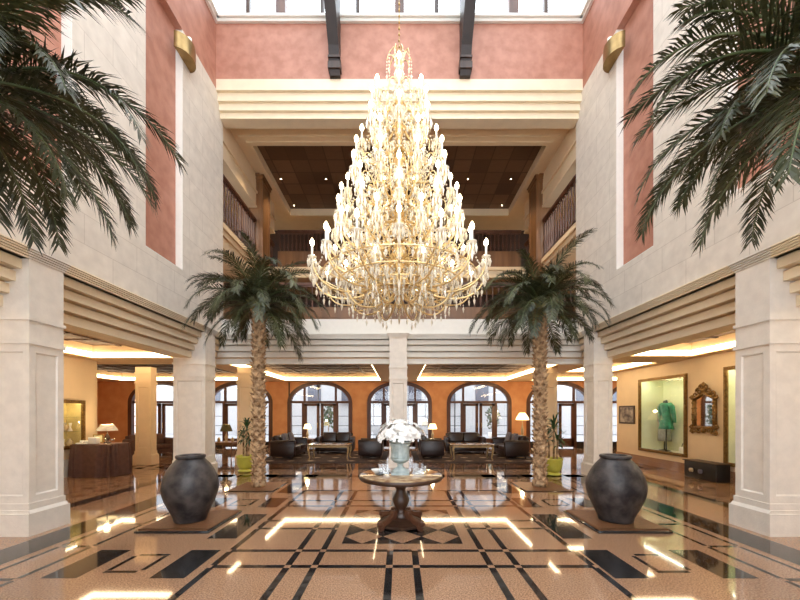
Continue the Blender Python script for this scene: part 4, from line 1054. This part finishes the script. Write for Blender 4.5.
k = MB(); k.prism([(-.12, 0), (.12, 0), (.14, .14), (-.14, .14)], -.05, .05, 'y'); k.build('body', 'black_metal', t, bevel=.01); k = MB(); k.tube([(-.08, 0, .14), (-.06, 0, .24), (.06, 0, .24), (.08, 0, .14)], .008, 6); k.build('handle', 'black_metal', t)
t = thing('round_hat', 'black and white hat between the gown stand and the bags', 'hat', (XR + .55, 10.35, .463)); k = MB(); k.lathe([(.17, 0), (.17, .012), (.085, .016), (.085, .10), (.06, .13), (0, .13)], n=24); k.build('brim', 'white', t); k = MB(); k.lathe([(.087, .02), (.09, .022), (.09, .055), (.087, .057)], n=24); k.build('band', 'black_metal', t)
for i, (y, z) in enumerate(((8.2, .413), (8.0, .413))):
    k = MB(); k.lathe([(.05, 0), (.09, .1), (.1, .3), (.05, .45), (.05, .5), (.07, .55), (0, .54)], n=16); tag(k.build('vase', ('vase_blue', 'pot_lime')[i], None, loc=(XR + .25, y, z)), ('blue-grey vase in the tall showcase at right', 'lime vase in the tall showcase at right')[i], 'vase')

# ---- gilt mirror, picture, black case on the right wall
MZ, MY = 1.12, 8.98
t = thing('wall_mirror', 'ornate gilt mirror with a carved crest on the right wall', 'mirror', (XR - .002, MY, MZ))
k = MB(); poly = [(-.27, .18), (.27, .18), (.27, .86), (.14, .93), (0, .99), (-.14, .93), (-.27, .86)]
k.add([(-.035, y, z) for y, z in poly], [tuple(range(7))]); k.build('mirror_glass', 'mirror', t)
k = MB(); k.prism([(y * 1.25, z) for y, z in poly], -.03, -.002); 
for s in (-1, 1):
    k.tube([(-.045, s * .30, .12), (-.05, s * .31, .5), (-.045, s * .30, .92)], .042, 8)
    for z in (.2, .35, .5, .65, .8): k.ball((-.075, s * .305, z), .034, 0, 8)
    k.tube([(-.045, s * .30, .90), (-.05, s * .15, .97), (-.05, 0, 1.04)], .04, 8)
k.tube([(-.045, -.32, .15), (-.045, .32, .15)], .042, 8); k.build('frame', 'gilt_old', t)
def scroll(k, cy, cz, r, s, turns=1.4, th=.028, a0=0.):
    pts = []
    for i in range(20): u = i / 19; a = a0 + s * 2 * PI * turns * u; pts.append((-.055, cy + r * (1 - .8 * u) * math.cos(a), cz + r * (1 - .8 * u) * math.sin(a)))
    k.tube(pts, [th * (1 - .5 * i / 19) for i in range(20)], 7)
k = MB()
for s in (-1, 1):
    scroll(k, s * .13, 1.10, .10, s); scroll(k, s * .27, 1.0, .085, -s); scroll(k, s * .06, 1.21, .065, s); scroll(k, s * .36, .93, .05, s)
k.ball((-.06, 0, 1.12), .075); k.ball((-.06, 0, 1.25), .05); k.lathe([(.03, 0), (.05, .03), (0, .09)], (-.055, 0, 1.25), 8); k.build('crest', 'gilt_old', t)
k = MB()
for s in (-1, 1): scroll(k, s * .14, .09, .08, -s); scroll(k, s * .29, .08, .09, s); scroll(k, s * .37, .18, .05, -s); scroll(k, s * .35, .03, .05, s)
k.ball((-.06, 0, .08), .07); k.build('apron_carving', 'gilt_old', t)
t = thing('picture_frame', 'small dark-framed picture left of the gown showcase', 'picture', (XR - .002, 12.07, 1.28)); a, h = .40, .62
k = MB()
for (b0, b1, c0, c1) in ((-a, a, 0, .05), (-a, a, h - .05, h), (-a, -a + .05, .05, h - .05), (a - .05, a, .05, h - .05)): k.box(-.035, 0, b0, b1, c0, c1)
k.build('frame', 'wood_dark', t); k = MB(); k.box(-.02, -.002, -a + .05, a - .05, .05, h - .05); k.build('picture', 'picture_art', t)
t = thing('shoe_shine_case', 'low black case on the floor below the gilt mirror', 'case', (XR - .27, 8.66, .001))
k = MB(); k.box(-.17, .17, -.46, .46, 0, .42); k.build('body', 'black_metal', t, bevel=.012)
k = MB(); k.box(-.20, .19, -.48, .48, .42, .44); k.build('lid', 'wood_dark', t)
for y, m in ((.22, 'lamp_base'), (-.05, 'cushion_grey')): k = MB(); k.tube([(-.17, y, .2), (-.21, y, .2)], .055, 14); k.build('round_brush', m, t)

# ---- things in the street, seen through the panes
t = thing('building', 'pale building across the street seen through the arched doors', 'building', (0, 27, -.02))
k = MB(); k.box(-20, 20, 0, .5, 0, 10); k.build('wall', 'facade', t)
for i in range(14):
    k = MB(); x = -17 + i * 2.6; k.box(x - .5, x + .5, -.04, .02, 2.6, 4.3); w0 = k.build('window', 'facade_glass', t)
    k = MB(); k.box(x - .62, x + .62, -.3, -.0, 2.45, 2.6); k.build('window_sill', 'facade', w0)
for x, y, lb in ((-4.6, 22.5, 'dark shrub in the street behind the left arched door'), (2.3, 23.2, 'dark shrub in the street behind the middle arched door'), (6.0, 22.4, 'dark shrub in the street behind the right arched door')):
    t = thing('street_shrub', lb, 'shrub', (x, y, -.02), 0, 'street shrubs'); q = random.Random(x)
    k = MB(); k.lathe([(.25, 0), (.3, .4), (.28, .42), (0, .4)], n=14); k.build('planter', 'white', t)
    k = MB(); k.tube([(0, 0, .35), (.03, 0, .9), (0, .02, 1.6)], [.03, .025, .015], 6); k.build('stem', 'trunk_bark', t)
    k = MB()
    for i in range(160):
        a, e = q.uniform(0, 6.28), q.uniform(-1.2, 1.5); r = q.uniform(.2, .55); c = Vector((r * math.cos(a) * math.cos(e), r * math.sin(a) * math.cos(e), 1.45 + r * math.sin(e) * 1.5)); d = Vector((q.uniform(-1, 1), q.uniform(-1, 1), q.uniform(-1, 1))).normalized() * .12; s = d.orthogonal() * .5
        k.add([c - d, c + s, c + d, c - s], [(0, 1, 2, 3)])
    k.build('foliage', 'tree_green', t)
for x, lb in ((-4.55, 'street lantern seen in the fanlight of the left door'), (3.1, 'street lantern seen in the fanlight of the right door')):
    t = thing('street_lantern', lb, 'lantern', (x, 19.5, -.02), 0, 'street lanterns')
    k = MB(); k.lathe([(.10, 0), (.10, .3), (.04, .4), (.035, 3.0), (.0, 3.0)], n=10); k.build('pole', 'black_metal', t)
    k = MB(); k.lathe([(.08, 3.0), (.14, 3.3), (.17, 3.32), (.04, 3.45), (0, 3.5)], n=6); k.build('lantern_head', 'black_metal', t)
